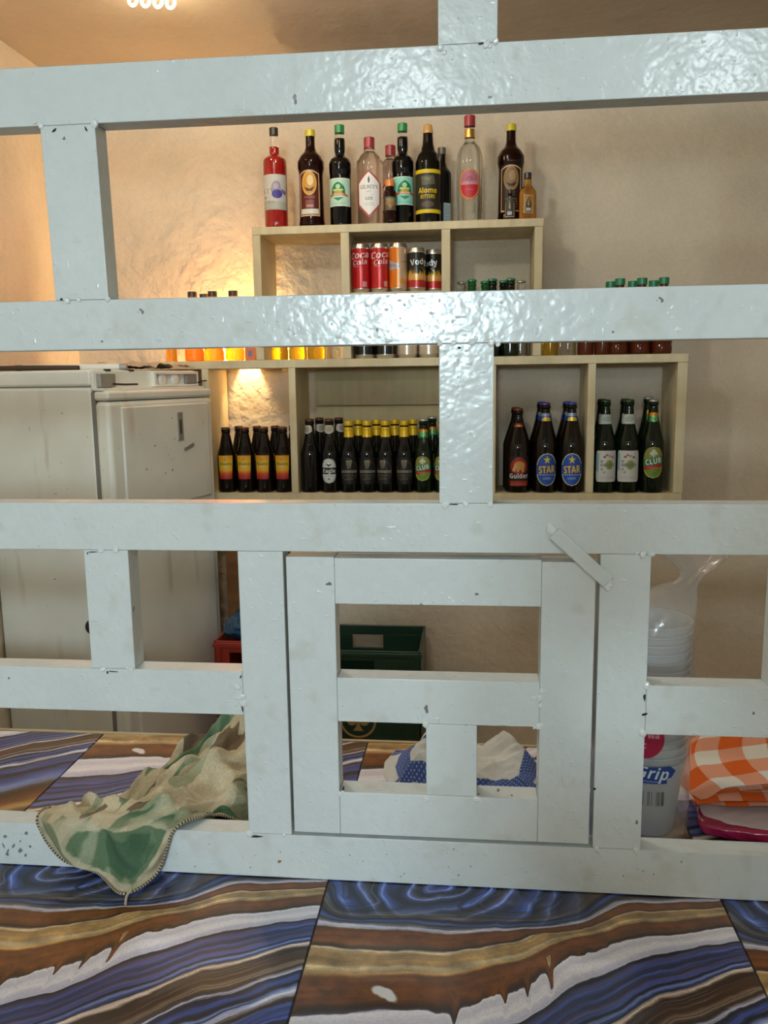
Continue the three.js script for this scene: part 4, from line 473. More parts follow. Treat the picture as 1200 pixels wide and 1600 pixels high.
// ---------------------------------------------------------------- refrigerators and what lies on them
const enamelMap = dataTex(512, 512, (u, v) => { const a = fbm(u * 6, v * 6, 4, 111, 6, 6), q = noise(u * 90, v * 90, 113, 90, 90); let c = [244, 244, 234].map(k => k * (0.95 + 0.08 * (a - 0.5))); if (q > 0.985) c = mix3(c, [110, 100, 90], 0.8); const st = fbm(u * 16, v * 3, 3, 117, 16, 3); if (st > 0.68) c = mix3(c, [176, 160, 138], (st - 0.68) * 2); return c; });
M.enamel = P({ map: rep(enamelMap, 1.4, 1.4), roughness: 0.38, clearcoat: 0.3, clearcoatRoughness: 0.25 });
M.gasket = S({ color: lin(0.22, 0.21, 0.18), roughness: 0.8 }); M.darkPlastic = S({ color: lin(0.02, 0.02, 0.022), roughness: 0.5 }); M.greyMetal = S({ color: lin(0.4, 0.4, 0.38), metalness: 0.6, roughness: 0.45 });
const FR = [-0.957, -1.33], FA = 1.306, FTOP = 0.034;      // door corner nearest the camera, heading of the door
const fridge = thing('refrigerator', 'old white refrigerator with a keyhole plate on its door, left of the shelf', 'refrigerator', [FR[0], 0, FR[1]], FA);
{
  const t = fridge, w = 0.5, d = -0.44;
  part('cabinet', rbox(0.004, w, 0.03, Y(-0.0115), d, -0.056, 0.01, 4), M.enamel, t);
  part('top_cover', rbox(0.002, w, Y(-0.0095), Y(FTOP), d, -0.056, 0.008, 4), M.enamel, t);
  part('seam', rbox(0.01, w - 0.006, Y(-0.02), Y(-0.004), d + 0.006, -0.064, 0.001), M.gasket, t);
  part('door_gasket', rbox(0.006, w - 0.004, 0.1, Y(-0.026), -0.062, -0.046, 0.002), M.gasket, t, 'grey rubber seal between cabinet and door');
  const door = part('door', rbox(0, w + 0.002, 0.09, Y(-0.05), -0.048, 0, 0.014, 5), M.enamel, t);
  part('door_cap', rbox(0, w + 0.002, Y(-0.0485), Y(-0.022), -0.048, 0, 0.009, 4), M.enamel, door);
  part('raised_panel', rbox(0.05, w - 0.03, Y(-0.36), Y(-0.066), -0.006, 0.005, 0.005, 4), M.enamel, door);
  part('raised_panel', rbox(0.05, w - 0.03, 0.15, Y(-0.42), -0.006, 0.005, 0.005, 4), M.enamel, door);
  part('keyhole_plate', rbox(0.298, 0.325, Y(-0.175), Y(-0.09), 0.004, 0.0085, 0.003, 3), M.greyMetal, door); part('keyhole', rbox(0.307, 0.315, Y(-0.155), Y(-0.112), 0.008, 0.0094, 0.0006), M.darkPlastic, door);
  const br = part('bracket', rbox(-0.026, 0.026, -0.005, 0.005, 0, 0.004, 0.001), M.greyMetal, door); br.position.set(0.352, Y(-0.197), 0.004); br.rotation.z = 0.25;
  // open control strip above the door
  part('control_strip', rbox(0.0, w - 0.02, Y(-0.02), Y(0.032), -0.054, -0.044, 0.002), M.enamel, t, 'white control strip without its cover');
  part('control_ledge', rbox(0.0, w - 0.02, Y(-0.022), Y(-0.015), -0.046, -0.014, 0.001), M.enamel, t);
  part('control_box', rbox(0.012, 0.075, Y(-0.012), Y(0.024), -0.046, -0.03, 0.002), M.greyMetal, t); part('control_box', rbox(w - 0.085, w - 0.03, Y(-0.006), Y(0.02), -0.046, -0.032, 0.002), M.gasket, t);
  part('recess_frame', merge([rbox(0.25, w - 0.022, Y(0.022), Y(0.03), -0.046, -0.032, 0.001), rbox(0.25, w - 0.022, Y(-0.014), Y(-0.008), -0.046, -0.032, 0.001), rbox(0.25, 0.26, Y(-0.01), Y(0.024), -0.046, -0.032, 0.001), rbox(w - 0.03, w - 0.022, Y(-0.01), Y(0.024), -0.046, -0.032, 0.001)]), M.enamel, t);
  for (const x of [0.3, 0.365]) { const f = part('dial', lathe(smoothProfile([[0, 0], [0.018, 0], [0.019, 0.004], [0.014, 0.009], [0, 0.01]], 18), 22), M.socket, t); f.rotation.x = Math.PI / 2; f.position.set(x, Y(0.007), -0.045); }
  for (const x of [0.05, 0.15]) part('clip', rbox(x, x + 0.022, Y(0.03), Y(0.036), -0.05, -0.042, 0.001), M.darkPlastic, t);
  part('wire', tube([[0.06, Y(-0.004), -0.03], [0.1, Y(-0.006), -0.026], [0.16, Y(-0.006), -0.024]], 0.0026, 20, 6), M.darkPlastic, t);
  part('wire', tube([[w - 0.03, Y(-0.004), -0.03], [w - 0.01, Y(0.0), -0.03], [w + 0.02, Y(0.002), -0.03]], 0.0022, 12, 6), M.darkPlastic, t);
  const k = part('knob', lathe(smoothProfile([[0.0, 0.022], [0.014, 0.02], [0.021, 0.012], [0.022, 0.004], [0.018, 0], [0, 0]], 20), 24), M.darkPlastic, t, 'black knob'); k.rotation.z = Math.PI / 2; k.position.set(0.004, Y(-0.675), -0.1);
  for (const [x, z] of [[0.05, -0.1], [w - 0.05, -0.1], [0.05, d + 0.05], [w - 0.05, d + 0.05]]) { const f = part('foot', lathe([[0, 0], [0.02, 0], [0.022, 0.02], [0.022, 0.032], [0, 0.032]], 16), M.darkPlastic, t); f.position.set(x, 0, z); }
  for (let i = 0; i < 9; i++) { const m = part('paint_scuff', new THREE.CylinderGeometry(rr(0.0015, 0.004), 0.002, 0.0006, 7), M.chipGrey, door); m.rotation.x = Math.PI / 2; m.position.set(rr(0.08, w - 0.08), Y(rr(-0.34, -0.1)), 0.005); m.scale.x = rr(0.4, 1.4); }
}
{ // things lying on top of the refrigerator
  const top = Y(FTOP), onF = (lx, lz) => [FR[0] + lx * Math.cos(FA) + lz * Math.sin(FA), FR[1] - lx * Math.sin(FA) + lz * Math.cos(FA)];
  const g = new THREE.PlaneGeometry(0.3, 0.3, 60, 40); g.rotateX(-Math.PI / 2); const p = g.attributes.position; for (let i = 0; i < p.count; i++) { const x = p.getX(i), z = p.getZ(i), e = Math.max(Math.abs(x) / 0.15, Math.abs(z) / 0.15); p.setY(i, 0.003 + 0.075 * Math.abs(fbm(x * 16 + 4, z * 16, 4, 121) - 0.42) * (1 - 0.5 * e) + 0.006 * fbm(x * 60, z * 60, 2, 123)); p.setX(i, x + 0.03 * (fbm(z * 20, 3, 2, 125) - 0.5)); } g.computeVertexNormals();
  const [sx, sz] = onF(0.31, -0.2); const s = new THREE.Mesh(g, S({ color: lin(0.5, 0.38, 0.27), roughness: 0.45, side: THREE.DoubleSide })); s.name = 'plastic_sheet'; s.position.set(sx, top, sz); s.rotation.y = FA; tag(s, 'crumpled brown plastic sheet lying on top of the refrigerator', 'sheet'); scene.add(s);
  const [tx, tz] = onF(0.1, -0.2); const tb = thing('white_tube', 'thin white plastic tube lying across the refrigerator top', 'tube', [tx, top + 0.009, tz], 0.12); const tg = new THREE.CylinderGeometry(0.009, 0.009, 0.3, 20); tg.rotateZ(Math.PI / 2); part('tube_body', tg, M.socket, tb); const cg = new THREE.CylinderGeometry(0.0094, 0.0094, 0.02, 20); cg.rotateZ(Math.PI / 2); for (const x of [-0.146, 0.146]) { const c = part('end_cap', cg, M.greyMetal, tb); c.position.x = x; }
  const [kx, kz] = onF(0.05, -0.28); const stg = tube([[-0.12, 0, 0], [-0.02, 0.001, 0.004], [0.12, -0.001, 0]], 0.007, 24, 8); const stick = new THREE.Mesh(stg, S({ color: lin(0.06, 0.035, 0.02), roughness: 0.7 })); stick.name = 'dark_stick'; stick.position.set(kx, top + 0.008, kz); stick.rotation.y = 0.1; tag(stick, 'dark brown stick lying on the refrigerator top at the left edge', 'stick'); scene.add(stick);
}

// ---------------------------------------------------------------- crates on the floor behind the counter
function crate(name, label, pos, w, d, h, mat, emblem) {
  const t = thing(name, label, 'crate', pos, 0, 'stacked drink crates'), th = 0.008;
  const wall = (n, x0, x1, z0, z1, slot) => { // panel with a hand slot near the top
    const q = []; if (!slot) q.push(rbox(x0, x1, 0, h, z0, z1, 0.002)); else { const mx = (x0 + x1) / 2, sw = 0.055; q.push(rbox(x0, x1, 0, h * 0.76, z0, z1, 0.002), rbox(x0, x1, h * 0.9, h, z0, z1, 0.002), rbox(x0, mx - sw, h * 0.755, h * 0.905, z0, z1, 0.001), rbox(mx + sw, x1, h * 0.755, h * 0.905, z0, z1, 0.001)); } return part(n, merge(q), mat, t); };
  wall('front_wall', -w / 2, w / 2, d / 2 - th, d / 2, true); wall('back_wall', -w / 2, w / 2, -d / 2, -d / 2 + th, true); wall('side_wall', -w / 2, -w / 2 + th, -d / 2, d / 2); wall('side_wall', w / 2 - th, w / 2, -d / 2, d / 2);
  part('crate_floor', box(-w / 2 + th, w / 2 - th, 0, 0.006, -d / 2 + th, d / 2 - th), mat, t);
  for (const y of [0.004, h - 0.02]) part('rim', rbox(-w / 2 - 0.004, w / 2 + 0.004, y, y + 0.014, d / 2 - 0.002, d / 2 + 0.004, 0.002), mat, t);
  for (const x of [-w / 2 + 0.012, w / 2 - 0.012]) part('corner_rib', rbox(x - 0.008, x + 0.008, 0.016, h - 0.018, d / 2 - 0.001, d / 2 + 0.004, 0.002), mat, t);
  if (emblem) { const E = new THREE.Group(); E.name = 'emblem'; E.userData.label = 'tan printed club leaf inside a ring'; t.add(E); E.position.set(0, h * 0.3, d / 2 + 0.0012);
    part('ring', new THREE.TorusGeometry(0.056, 0.004, 8, 48).scale(1, 1, 0.3), M.emblem, E); const sh = new THREE.Shape(); sh.moveTo(-0.018, -0.034); sh.quadraticCurveTo(-0.004, -0.02, -0.005, -0.004); sh.absarc(-0.02, 0.0, 0.016, -0.3, Math.PI * 0.55, true); sh.absarc(0, 0.022, 0.017, Math.PI * 1.15, -Math.PI * 0.15, true); sh.absarc(0.02, 0.0, 0.016, Math.PI * 0.45, Math.PI + 0.3, true); sh.quadraticCurveTo(0.004, -0.02, 0.018, -0.034); part('leaf', new THREE.ExtrudeGeometry(sh, { depth: 0.001, bevelEnabled: false, curveSegments: 14 }), M.emblem, E);
    for (const x of [-0.075, 0.055]) part('white_print', rbox(x - 0.018, x + 0.018, h * 0.62, h * 0.75, d / 2 - 0.0005, d / 2 + 0.0008, 0.0003), M.printWhite, t); }
  return t;
}
M.crateGreen = plastic(0.012, 0.045, 0.025, 0.45); M.crateRed = plastic(0.34, 0.03, 0.02, 0.45); M.emblem = S({ color: lin(0.42, 0.26, 0.1), roughness: 0.5 }); M.printWhite = S({ color: lin(0.6, 0.62, 0.6), roughness: 0.5 });
crate('drink_crate', 'dark green crate with a club leaf emblem, on top of its stack', [-0.365, 0.338, -1.89], 0.41, 0.29, 0.337, M.crateGreen, true);
crate('drink_crate', 'dark green crate at the bottom of the stack under the emblem crate', [-0.365, 0.0, -1.89], 0.41, 0.29, 0.337, M.crateGreen, true);
crate('drink_crate', 'red crate on top of its stack beside the refrigerator', [-0.685, 0.374, -1.745], 0.205, 0.29, 0.372, M.crateRed, false);
crate('drink_crate', 'red crate at the bottom of the stack beside the refrigerator', [-0.685, 0.0, -1.745], 0.205, 0.29, 0.372, M.crateRed, false);
{ // shiny plastic bag on the red crate
  const g = new THREE.SphereGeometry(1, 60, 40), p = g.attributes.position; for (let i = 0; i < p.count; i++) { const x = p.getX(i), y = p.getY(i), z = p.getZ(i), k = 1 + 0.45 * (fbm(x * 2.4 + 5, y * 2.4 + z * 1.7, 4, 131) - 0.5) + 0.2 * Math.abs(fbm(x * 6, z * 6 + y * 4, 3, 133) - 0.5); p.setXYZ(i, x * k * 0.078, Math.max(0, (y * k + 0.6) * 0.05), z * k * 0.055); } g.computeVertexNormals();
  const m = new THREE.Mesh(g, P({ color: lin(0.012, 0.07, 0.16), roughness: 0.2, metalness: 0.4, clearcoat: 0.9, clearcoatRoughness: 0.1 })); m.name = 'plastic_bag'; m.position.set(-0.69, 0.7465, -1.672); tag(m, 'shiny dark blue plastic bag lying on the red crate', 'bag'); scene.add(m);
}

{ // brown carton standing on the red crates behind the bag
  const t = thing('cardboard_carton', 'dark brown cardboard carton standing on the red crate beside the refrigerator', 'carton', [-0.685, 0.7465, -1.815]);
  const card = S({ map: dataTex(128, 128, (u, v) => { const a = fbm(u * 6, v * 40, 3, 221, 6, 40); const k = 0.86 + 0.28 * (a - 0.5); return [128 * k, 84 * k, 44 * k]; }), roughness: 0.9 });
  part('carton_body', rbox(-0.1, 0.1, 0, 0.37, -0.066, 0.066, 0.003), card, t); part('flap', rbox(-0.099, -0.001, 0.37, 0.3735, -0.065, 0.065, 0.001), card, t); part('flap', rbox(0.001, 0.099, 0.37, 0.3735, -0.065, 0.065, 0.001), card, t);
  part('packing_tape', rbox(-0.024, 0.024, 0.3733, 0.3743, -0.066, 0.066, 0.0003), S({ color: lin(0.4, 0.27, 0.12), roughness: 0.3 }), t);
}

// ---------------------------------------------------------------- cloths on the counter
function surfaceFromRows(rows, nu, nv, disp) { // rows of control points, smoothed both ways
  const cu = rows.map(r => new THREE.CatmullRomCurve3(r.map(q => new THREE.Vector3(...q)), false, 'centripetal'));
  const pos = [], uv = [], idx = [];
  for (let i = 0; i <= nu; i++) { const col = new THREE.CatmullRomCurve3(cu.map(c => c.getPoint(i / nu)), false, 'centripetal'); for (let j = 0; j <= nv; j++) { const q = col.getPoint(j / nv); const d = disp ? disp(i / nu, j / nv, q) : [0, 0, 0]; pos.push(q.x + d[0], q.y + d[1], q.z + d[2]); uv.push(i / nu, j / nv); } }
  for (let i = 0; i < nu; i++) for (let j = 0; j < nv; j++) { const a = i * (nv + 1) + j, b = a + nv + 1; idx.push(a, b, a + 1, b, b + 1, a + 1); }
  const g = new THREE.BufferGeometry(); g.setAttribute('position', new THREE.Float32BufferAttribute(pos, 3)); g.setAttribute('uv', new THREE.Float32BufferAttribute(uv, 2)); g.setIndex(idx); g.computeVertexNormals(); g.userData.grid = [nu, nv]; return g;
}
const weave = dataTex(256, 256, (u, v, x, y) => { const k = 128 + 60 * Math.sin(x * Math.PI / 2) * (y % 4 < 2 ? 1 : -1) + 40 * (hash(x, y, 3) - 0.5); return [k, k, k]; }, false);
{
  const camo = dataTex(768, 768, (u, v) => {
    const wx = u + 0.08 * (fbm(u * 4, v * 4, 3, 141) - 0.5), wy = v + 0.08 * (fbm(u * 4 + 7, v * 4, 3, 143) - 0.5);
    const d = wx * 0.7 + wy * 0.7, e = wx - wy; const g1 = fbm(d * 4.2, e * 7.5, 3, 145), g2 = fbm(d * 9 + 3, e * 4.6 + 5, 3, 147), g3 = fbm(d * 7 + 11, e * 9, 3, 149);
    let c = [206, 192, 162]; c = mix3(c, [112, 132, 100], sstep(0.535, 0.56, g1)); c = mix3(c, [150, 156, 126], 0.8 * sstep(0.6, 0.625, g2)); c = mix3(c, [104, 86, 66], 0.85 * sstep(0.655, 0.675, g3)); c = mix3(c, [78, 112, 84], sstep(0.615, 0.64, g1));
    { const bd = Math.hypot((u - 0.62 - 0.6 * (v - 0.1)) / 0.27, (v - 0.115) / 0.085) + 0.9 * (fbm(u * 7, v * 12, 3, 155) - 0.5); const fl = sstep(0.27, 0.2, v); c = mix3(c, [206, 194, 166], fl * 0.85); c = mix3(c, [104, 128, 98], fl * sstep(1.02, 0.92, bd)); c = mix3(c, [74, 106, 80], fl * sstep(0.8, 0.7, bd) * sstep(0.45, 0.55, fbm(u * 8, v * 14, 2, 156))); const st2 = Math.abs((u - 0.22) + (v - 0.16) * 1.6 + 0.05 * (fbm(u * 6, v * 9, 2, 157) - 0.5)); c = mix3(c, [126, 132, 104], fl * sstep(0.045, 0.03, st2) * sstep(0.04, 0.08, v)); }
    const n = noise(u * 380, v * 380, 151); const f = fbm(u * 9, v * 9, 3, 153); c = mix3(c, [216, 206, 184], sstep(0.62, 0.8, f) * 0.5); return c.map(q => q * (0.9 + 0.16 * n));
  });
  const y0 = CTOP;
  const F = (x, y, z = 0.005) => [x, Y(y), z];
  const rows = [
    [F(-0.4745, -0.485), F(-0.467, -0.502), F(-0.449, -0.522, 0.006), F(-0.408, -0.5315, 0.012), F(-0.362, -0.5318, 0.046), F(-0.34, -0.5285, 0.014), F(-0.327, -0.496, 0.006)],
    [F(-0.476, -0.481), F(-0.462, -0.49, 0.007), F(-0.44, -0.503, 0.009), F(-0.404, -0.514, 0.012), F(-0.372, -0.517, 0.018), F(-0.345, -0.507, 0.011), F(-0.324, -0.487, 0.006)],
    [F(-0.477, -0.474, 0.003), F(-0.456, -0.474, 0.006), F(-0.43, -0.476, 0.009), F(-0.4, -0.478, 0.01), F(-0.37, -0.478, 0.01), F(-0.342, -0.477, 0.008), F(-0.315, -0.476, 0.003)],
    [F(-0.478, -0.474, -0.016), F(-0.453, -0.472, -0.012), F(-0.425, -0.47, -0.01), F(-0.395, -0.468, -0.01), F(-0.362, -0.466, -0.01), F(-0.33, -0.468, -0.01), F(-0.303, -0.476, -0.012)],
    [F(-0.48, -0.496, -0.04), F(-0.45, -0.484, -0.045), F(-0.42, -0.475, -0.05), F(-0.385, -0.469, -0.05), F(-0.35, -0.466, -0.05), F(-0.315, -0.474, -0.05), F(-0.285, -0.49, -0.046)],
    [F(-0.478, -0.53, -0.07), F(-0.445, -0.516, -0.085), F(-0.412, -0.498, -0.095), F(-0.37, -0.482, -0.1), F(-0.325, -0.48, -0.1), F(-0.28, -0.49, -0.095), F(-0.24, -0.53, -0.09)],
    [F(-0.472, -0.5325, -0.115), F(-0.432, -0.519, -0.135), F(-0.388, -0.503, -0.145), F(-0.34, -0.48, -0.155), F(-0.3, -0.474, -0.16), F(-0.255, -0.49, -0.15), F(-0.21, -0.532, -0.14)],
    [F(-0.452, -0.5325, -0.175), F(-0.415, -0.516, -0.19), F(-0.372, -0.498, -0.2), F(-0.325, -0.474, -0.21), F(-0.285, -0.468, -0.21), F(-0.24, -0.488, -0.2), F(-0.2, -0.532, -0.19)],
    [F(-0.432, -0.5325, -0.235), F(-0.4, -0.508, -0.245), F(-0.362, -0.486, -0.255), F(-0.318, -0.466, -0.265), F(-0.28, -0.466, -0.265), F(-0.235, -0.49, -0.25), F(-0.2, -0.532, -0.24)],
    [F(-0.42, -0.5325, -0.29), F(-0.392, -0.508, -0.298), F(-0.358, -0.488, -0.31), F(-0.318, -0.474, -0.318), F(-0.28, -0.476, -0.315), F(-0.245, -0.5, -0.305), F(-0.215, -0.532, -0.29)],
    [F(-0.385, -0.5325, -0.325), F(-0.37, -0.53, -0.333), F(-0.35, -0.528, -0.34), F(-0.32, -0.528, -0.343), F(-0.285, -0.528, -0.34), F(-0.255, -0.53, -0.332), F(-0.235, -0.5325, -0.32)],
  ];
  const disp = (u, v, q) => { const back = sstep(0.26, 0.42, v), e = sstep(0, 0.08, u) * sstep(1, 0.92, u) * sstep(0, 0.06, v) * sstep(1, 0.95, v);
    const sx = u * 0.9 + v * 2.2, tx = u * 1.1 - v * 0.9; const f1 = 0.5 + 0.5 * Math.sin(6.283 * (sx * 2.1 + 1.5 * fbm(u * 2.6, v * 4.5, 3, 163))), f4 = 0.5 + 0.5 * Math.sin(6.283 * (tx * 3.4 + 1.7 * fbm(u * 3 + 5, v * 5, 3, 161))),
      f2 = Math.abs(fbm(u * 5 + 2, v * 9, 3, 165) - 0.5) * 2, f3 = Math.abs(fbm(u * 11, v * 16, 3, 167) - 0.5) * 2;
    const h = (0.024 * f1 * f1 + 0.012 * f4 + 0.02 * f2 + 0.012 * f3 - 0.028) * back * e; const fr = (1 - back) * e; const r1 = Math.pow(0.5 + 0.5 * Math.sin((u * 1.3 + v * 2.2) * 10 + 4 * fbm(u * 3, v * 6, 2, 169)), 2);
    return [0.006 * (f2 - 0.4) * back * e, Math.max(h, (q.z > -0.034 && q.z < 0.001 ? Y(-0.4795) : CTOP + 0.0022) - q.y), fr * 0.017 * (r1 - 0.1) * (v < 0.24 ? 1 : 0) + 0.004 * f3 * e * back]; };
  const g = surfaceFromRows(rows, 120, 190, disp); const t = thing('camouflage_cloth', 'crumpled tan and green camouflage cloth draped over the bottom bar', 'cloth', [0, 0, 0]);
  part('fabric', g, S({ map: camo, bumpMap: rep(weave, 6, 9), bumpScale: 0.0004, roughness: 0.95, side: THREE.DoubleSide }), t);
  const P3 = g.attributes.position, at = (i, j) => { const k = i * 191 + j; return [P3.getX(k), P3.getY(k), P3.getZ(k)]; };
  const edge = []; for (let j = 92; j >= 0; j -= 4) edge.push(at(0, j)); for (let i = 3; i < 118; i += 3) edge.push(at(i, 0)); for (let j = 0; j <= 88; j += 4) edge.push(at(120, j));
  const hem = paper(32, 32, (x) => { fillAll(x, 32, 32, '#b9a98c'); x.fillStyle = '#3c332a'; x.fillRect(0, 0, 13, 32); }, { roughness: 0.9 }); hem.map.wrapS = hem.map.wrapT = THREE.RepeatWrapping; hem.map.repeat.set(130, 1);
  part('stitched_hem', tube(edge, 0.0016, 420, 6), hem, t, 'dark overlock stitched edge');
  const tip = at(84, 0); part('loose_thread', tube([[tip[0], tip[1] + 0.002, tip[2]], [tip[0] - 0.001, tip[1] + 0.0012, tip[2] + 0.008], [tip[0] + 0.002, CTOP + 0.0016, tip[2] + 0.02]], 0.0014, 16, 6), S({ color: lin(0.55, 0.48, 0.38), roughness: 1 }), t);
}
{ // orange gingham cloth folded in layers
  const check = canvasTex(512, 512, (x, w, h) => { fillAll(x, w, h, '#efe9df'); for (let i = 0; i < 8; i++) for (let j = 0; j < 8; j++) { const a = i % 2, b = j % 2; x.fillStyle = a && b ? '#e2631a' : (a || b ? '#e9a184' : '#efe9df'); x.fillRect(i * 64, j * 64, 64, 64); } for (let k = 0; k < 5000; k++) { x.fillStyle = `rgba(255,255,255,${hash(k, 1, 9) * 0.12})`; x.fillRect(hash(k, 2, 9) * 512, hash(k, 3, 9) * 512, 3, 1); } });
  check.wrapS = check.wrapT = THREE.RepeatWrapping;
  const t = thing('gingham_cloth', 'folded orange and white checked cloth lying right of the cup sleeve', 'cloth', [0.382, CTOP, -0.2], -0.12);
  const mat = S({ map: check, bumpMap: rep(weave, 10, 8), bumpScale: 0.0003, roughness: 0.95, side: THREE.DoubleSide });
  for (let L = 0; L < 4; L++) { const nu = 50, nv = 30, pos = [], uv = [], idx = [], W = 0.25, D = 0.125 + 0.01 * (L % 2), ring = 2; const base = 0.026 + L * 0.0085;
    const Yf = (u, v) => base + 0.02 * sstep(0.05, 0.5, u) * (L / 3 * 0.5 + 0.5) + 0.012 * (fbm(u * 3 + L, v * 2.4, 3, 171) - 0.5) - 0.016 * sstep(0.12, 0, u) * (L / 3) + (L === 3 ? 0.016 * sstep(0.2, 1, 1 - v) : 0.004 * (1 - v));
    for (let s = 0; s < 2; s++) for (let i = 0; i <= nu; i++) for (let j = 0; j <= nv; j++) { const u = i / nu, v = j / nv; const x = -0.1 + u * W + 0.008 * Math.sin(v * 3 + L) - (1 - u) * 0.018 * Math.sin(v * Math.PI), z = (v - 0.5) * D + 0.006 * (fbm(u * 4, L * 3, 2, 173) - 0.5); const th = 0.0072 * Math.min(1, Math.sqrt(Math.min(u * 14, (1 - u) * 14, (1 - v) * 9, v * 9) + 0.0005)); pos.push(x, Yf(u, v) + (s ? -th / 2 : th / 2), z); uv.push(u * 1.2 + L * 0.13, v * 0.62 + L * 0.2); }
    const o = (nu + 1) * (nv + 1); for (let s = 0; s < 2; s++) for (let i = 0; i < nu; i++) for (let j = 0; j < nv; j++) { const a = s * o + i * (nv + 1) + j, b = a + nv + 1; s ? idx.push(a, b, a + 1, b, b + 1, a + 1) : idx.push(a, a + 1, b, b, a + 1, b + 1); }
    const g = new THREE.BufferGeometry(); g.setAttribute('position', new THREE.Float32BufferAttribute(pos, 3)); g.setAttribute('uv', new THREE.Float32BufferAttribute(uv, 2)); g.setIndex(idx); g.computeVertexNormals(); part('folded_layer', g, mat, t); }
  // magenta packet beneath
  const pg = new THREE.SphereGeometry(1, 60, 30), p = pg.attributes.position; for (let i = 0; i < p.count; i++) { const x = p.getX(i), y = p.getY(i), z = p.getZ(i), k = 1 + 0.22 * (fbm(x * 3 + 9, z * 3 + y, 4, 181) - 0.5); const q = (a) => Math.sign(a) * Math.pow(Math.abs(a), 0.6); p.setXYZ(i, q(x) * k * 0.105, 0.0125 + q(y) * 0.0115 * (0.85 + 0.3 * fbm(x * 6, z * 6, 3, 183)), q(z) * k * 0.06); } pg.computeVertexNormals();
  const pk = new THREE.Mesh(pg, P({ map: canvasTex(256, 128, (x, w, h) => { fillAll(x, w, h, '#8c1440'); poly(x, [[0, 60], [90, 30], [256, 60], [256, 128], [0, 128]], '#b01c50'); x.fillStyle = '#c9bcc0'; x.fillRect(0, 0, 256, 40); x.fillStyle = '#2a1c24'; x.fillRect(120, 70, 60, 30); }), roughness: 0.2, clearcoat: 1, clearcoatRoughness: 0.08 })); pk.name = 'snack_packet'; pk.position.set(0.372, CTOP + 0.0005, -0.158); tag(pk, 'shiny magenta plastic packet under the orange checked cloth', 'packet'); scene.add(pk);
}
{ // white towel with blue checked border, seen through the hatch
  const tw = canvasTex(512, 512, (x, w, h) => { fillAll(x, w, h, '#e9e9e6'); const bandc = (d) => { x.save(); for (let k = 0; k < 4; k++) { x.translate(256, 256); x.rotate(Math.PI / 2); x.translate(-256, -256); x.fillStyle = '#4a62a8'; x.fillRect(0, d, 512, 46); for (let i = 0; i < 64; i++) for (let j = 0; j < 6; j++) if ((i + j) % 2) { x.fillStyle = '#a9b6dc'; x.fillRect(i * 8, d + j * 8, 5, 5); } } x.restore(); }; bandc(40); oval(x, 160, 250, 46, 34, '#1e4a9e'); oval(x, 190, 236, 26, 40, '#1e3f86'); x.fillStyle = '#1f56b4'; x.fillRect(0, 0, 120, 36); for (let k = 0; k < 9000; k++) { x.fillStyle = `rgba(120,120,130,${hash(k, 1, 19) * 0.14})`; x.fillRect(hash(k, 2, 19) * 512, hash(k, 3, 19) * 512, 2, 2); } });
  const N = 90, pos = [], uv = [], idx = []; for (let i = 0; i <= N; i++) for (let j = 0; j <= N; j++) { const u = i / N * 2 - 1, v = j / N * 2 - 1, m = Math.max(Math.abs(u), Math.abs(v)); const rx = 0.118 + 0.012 * (fbm(u * 2, v * 2, 2, 191) - 0.5), k = 1 - 0.18 * Math.min(Math.abs(u), Math.abs(v)); const x = u * rx * k, z = v * 0.072 * k; const ridge = Math.exp(-(((u - 0.72 - 0.35 * v) / 0.22) ** 2)), r2 = Math.exp(-(((u + 0.45 + 0.3 * v) / 0.3) ** 2)); const y = 0.0025 + sstep(1, 0.45, m) * (0.022 + 0.03 * ridge + 0.03 * r2 + 0.016 * (Math.abs(fbm(u * 3 + 4, v * 3, 3, 193) - 0.5) * 2) - 0.006); pos.push(x, y, z); uv.push(u * 0.5 + 0.5, 0.5 - v * 0.5); }
  for (let i = 0; i < N; i++) for (let j = 0; j < N; j++) { const a = i * (N + 1) + j, b = a + N + 1; idx.push(a, a + 1, b, b, a + 1, b + 1); }
  const g = new THREE.BufferGeometry(); g.setAttribute('position', new THREE.Float32BufferAttribute(pos, 3)); g.setAttribute('uv', new THREE.Float32BufferAttribute(uv, 2)); g.setIndex(idx); g.computeVertexNormals();
  const m = new THREE.Mesh(g, S({ map: tw, bumpMap: rep(weave, 5, 5), bumpScale: 0.0006, roughness: 0.95, side: THREE.DoubleSide })); m.name = 'towel'; m.position.set(-0.008, CTOP, -0.262); tag(m, 'crumpled white towel with blue checked border behind the hatch', 'towel'); scene.add(m);
}
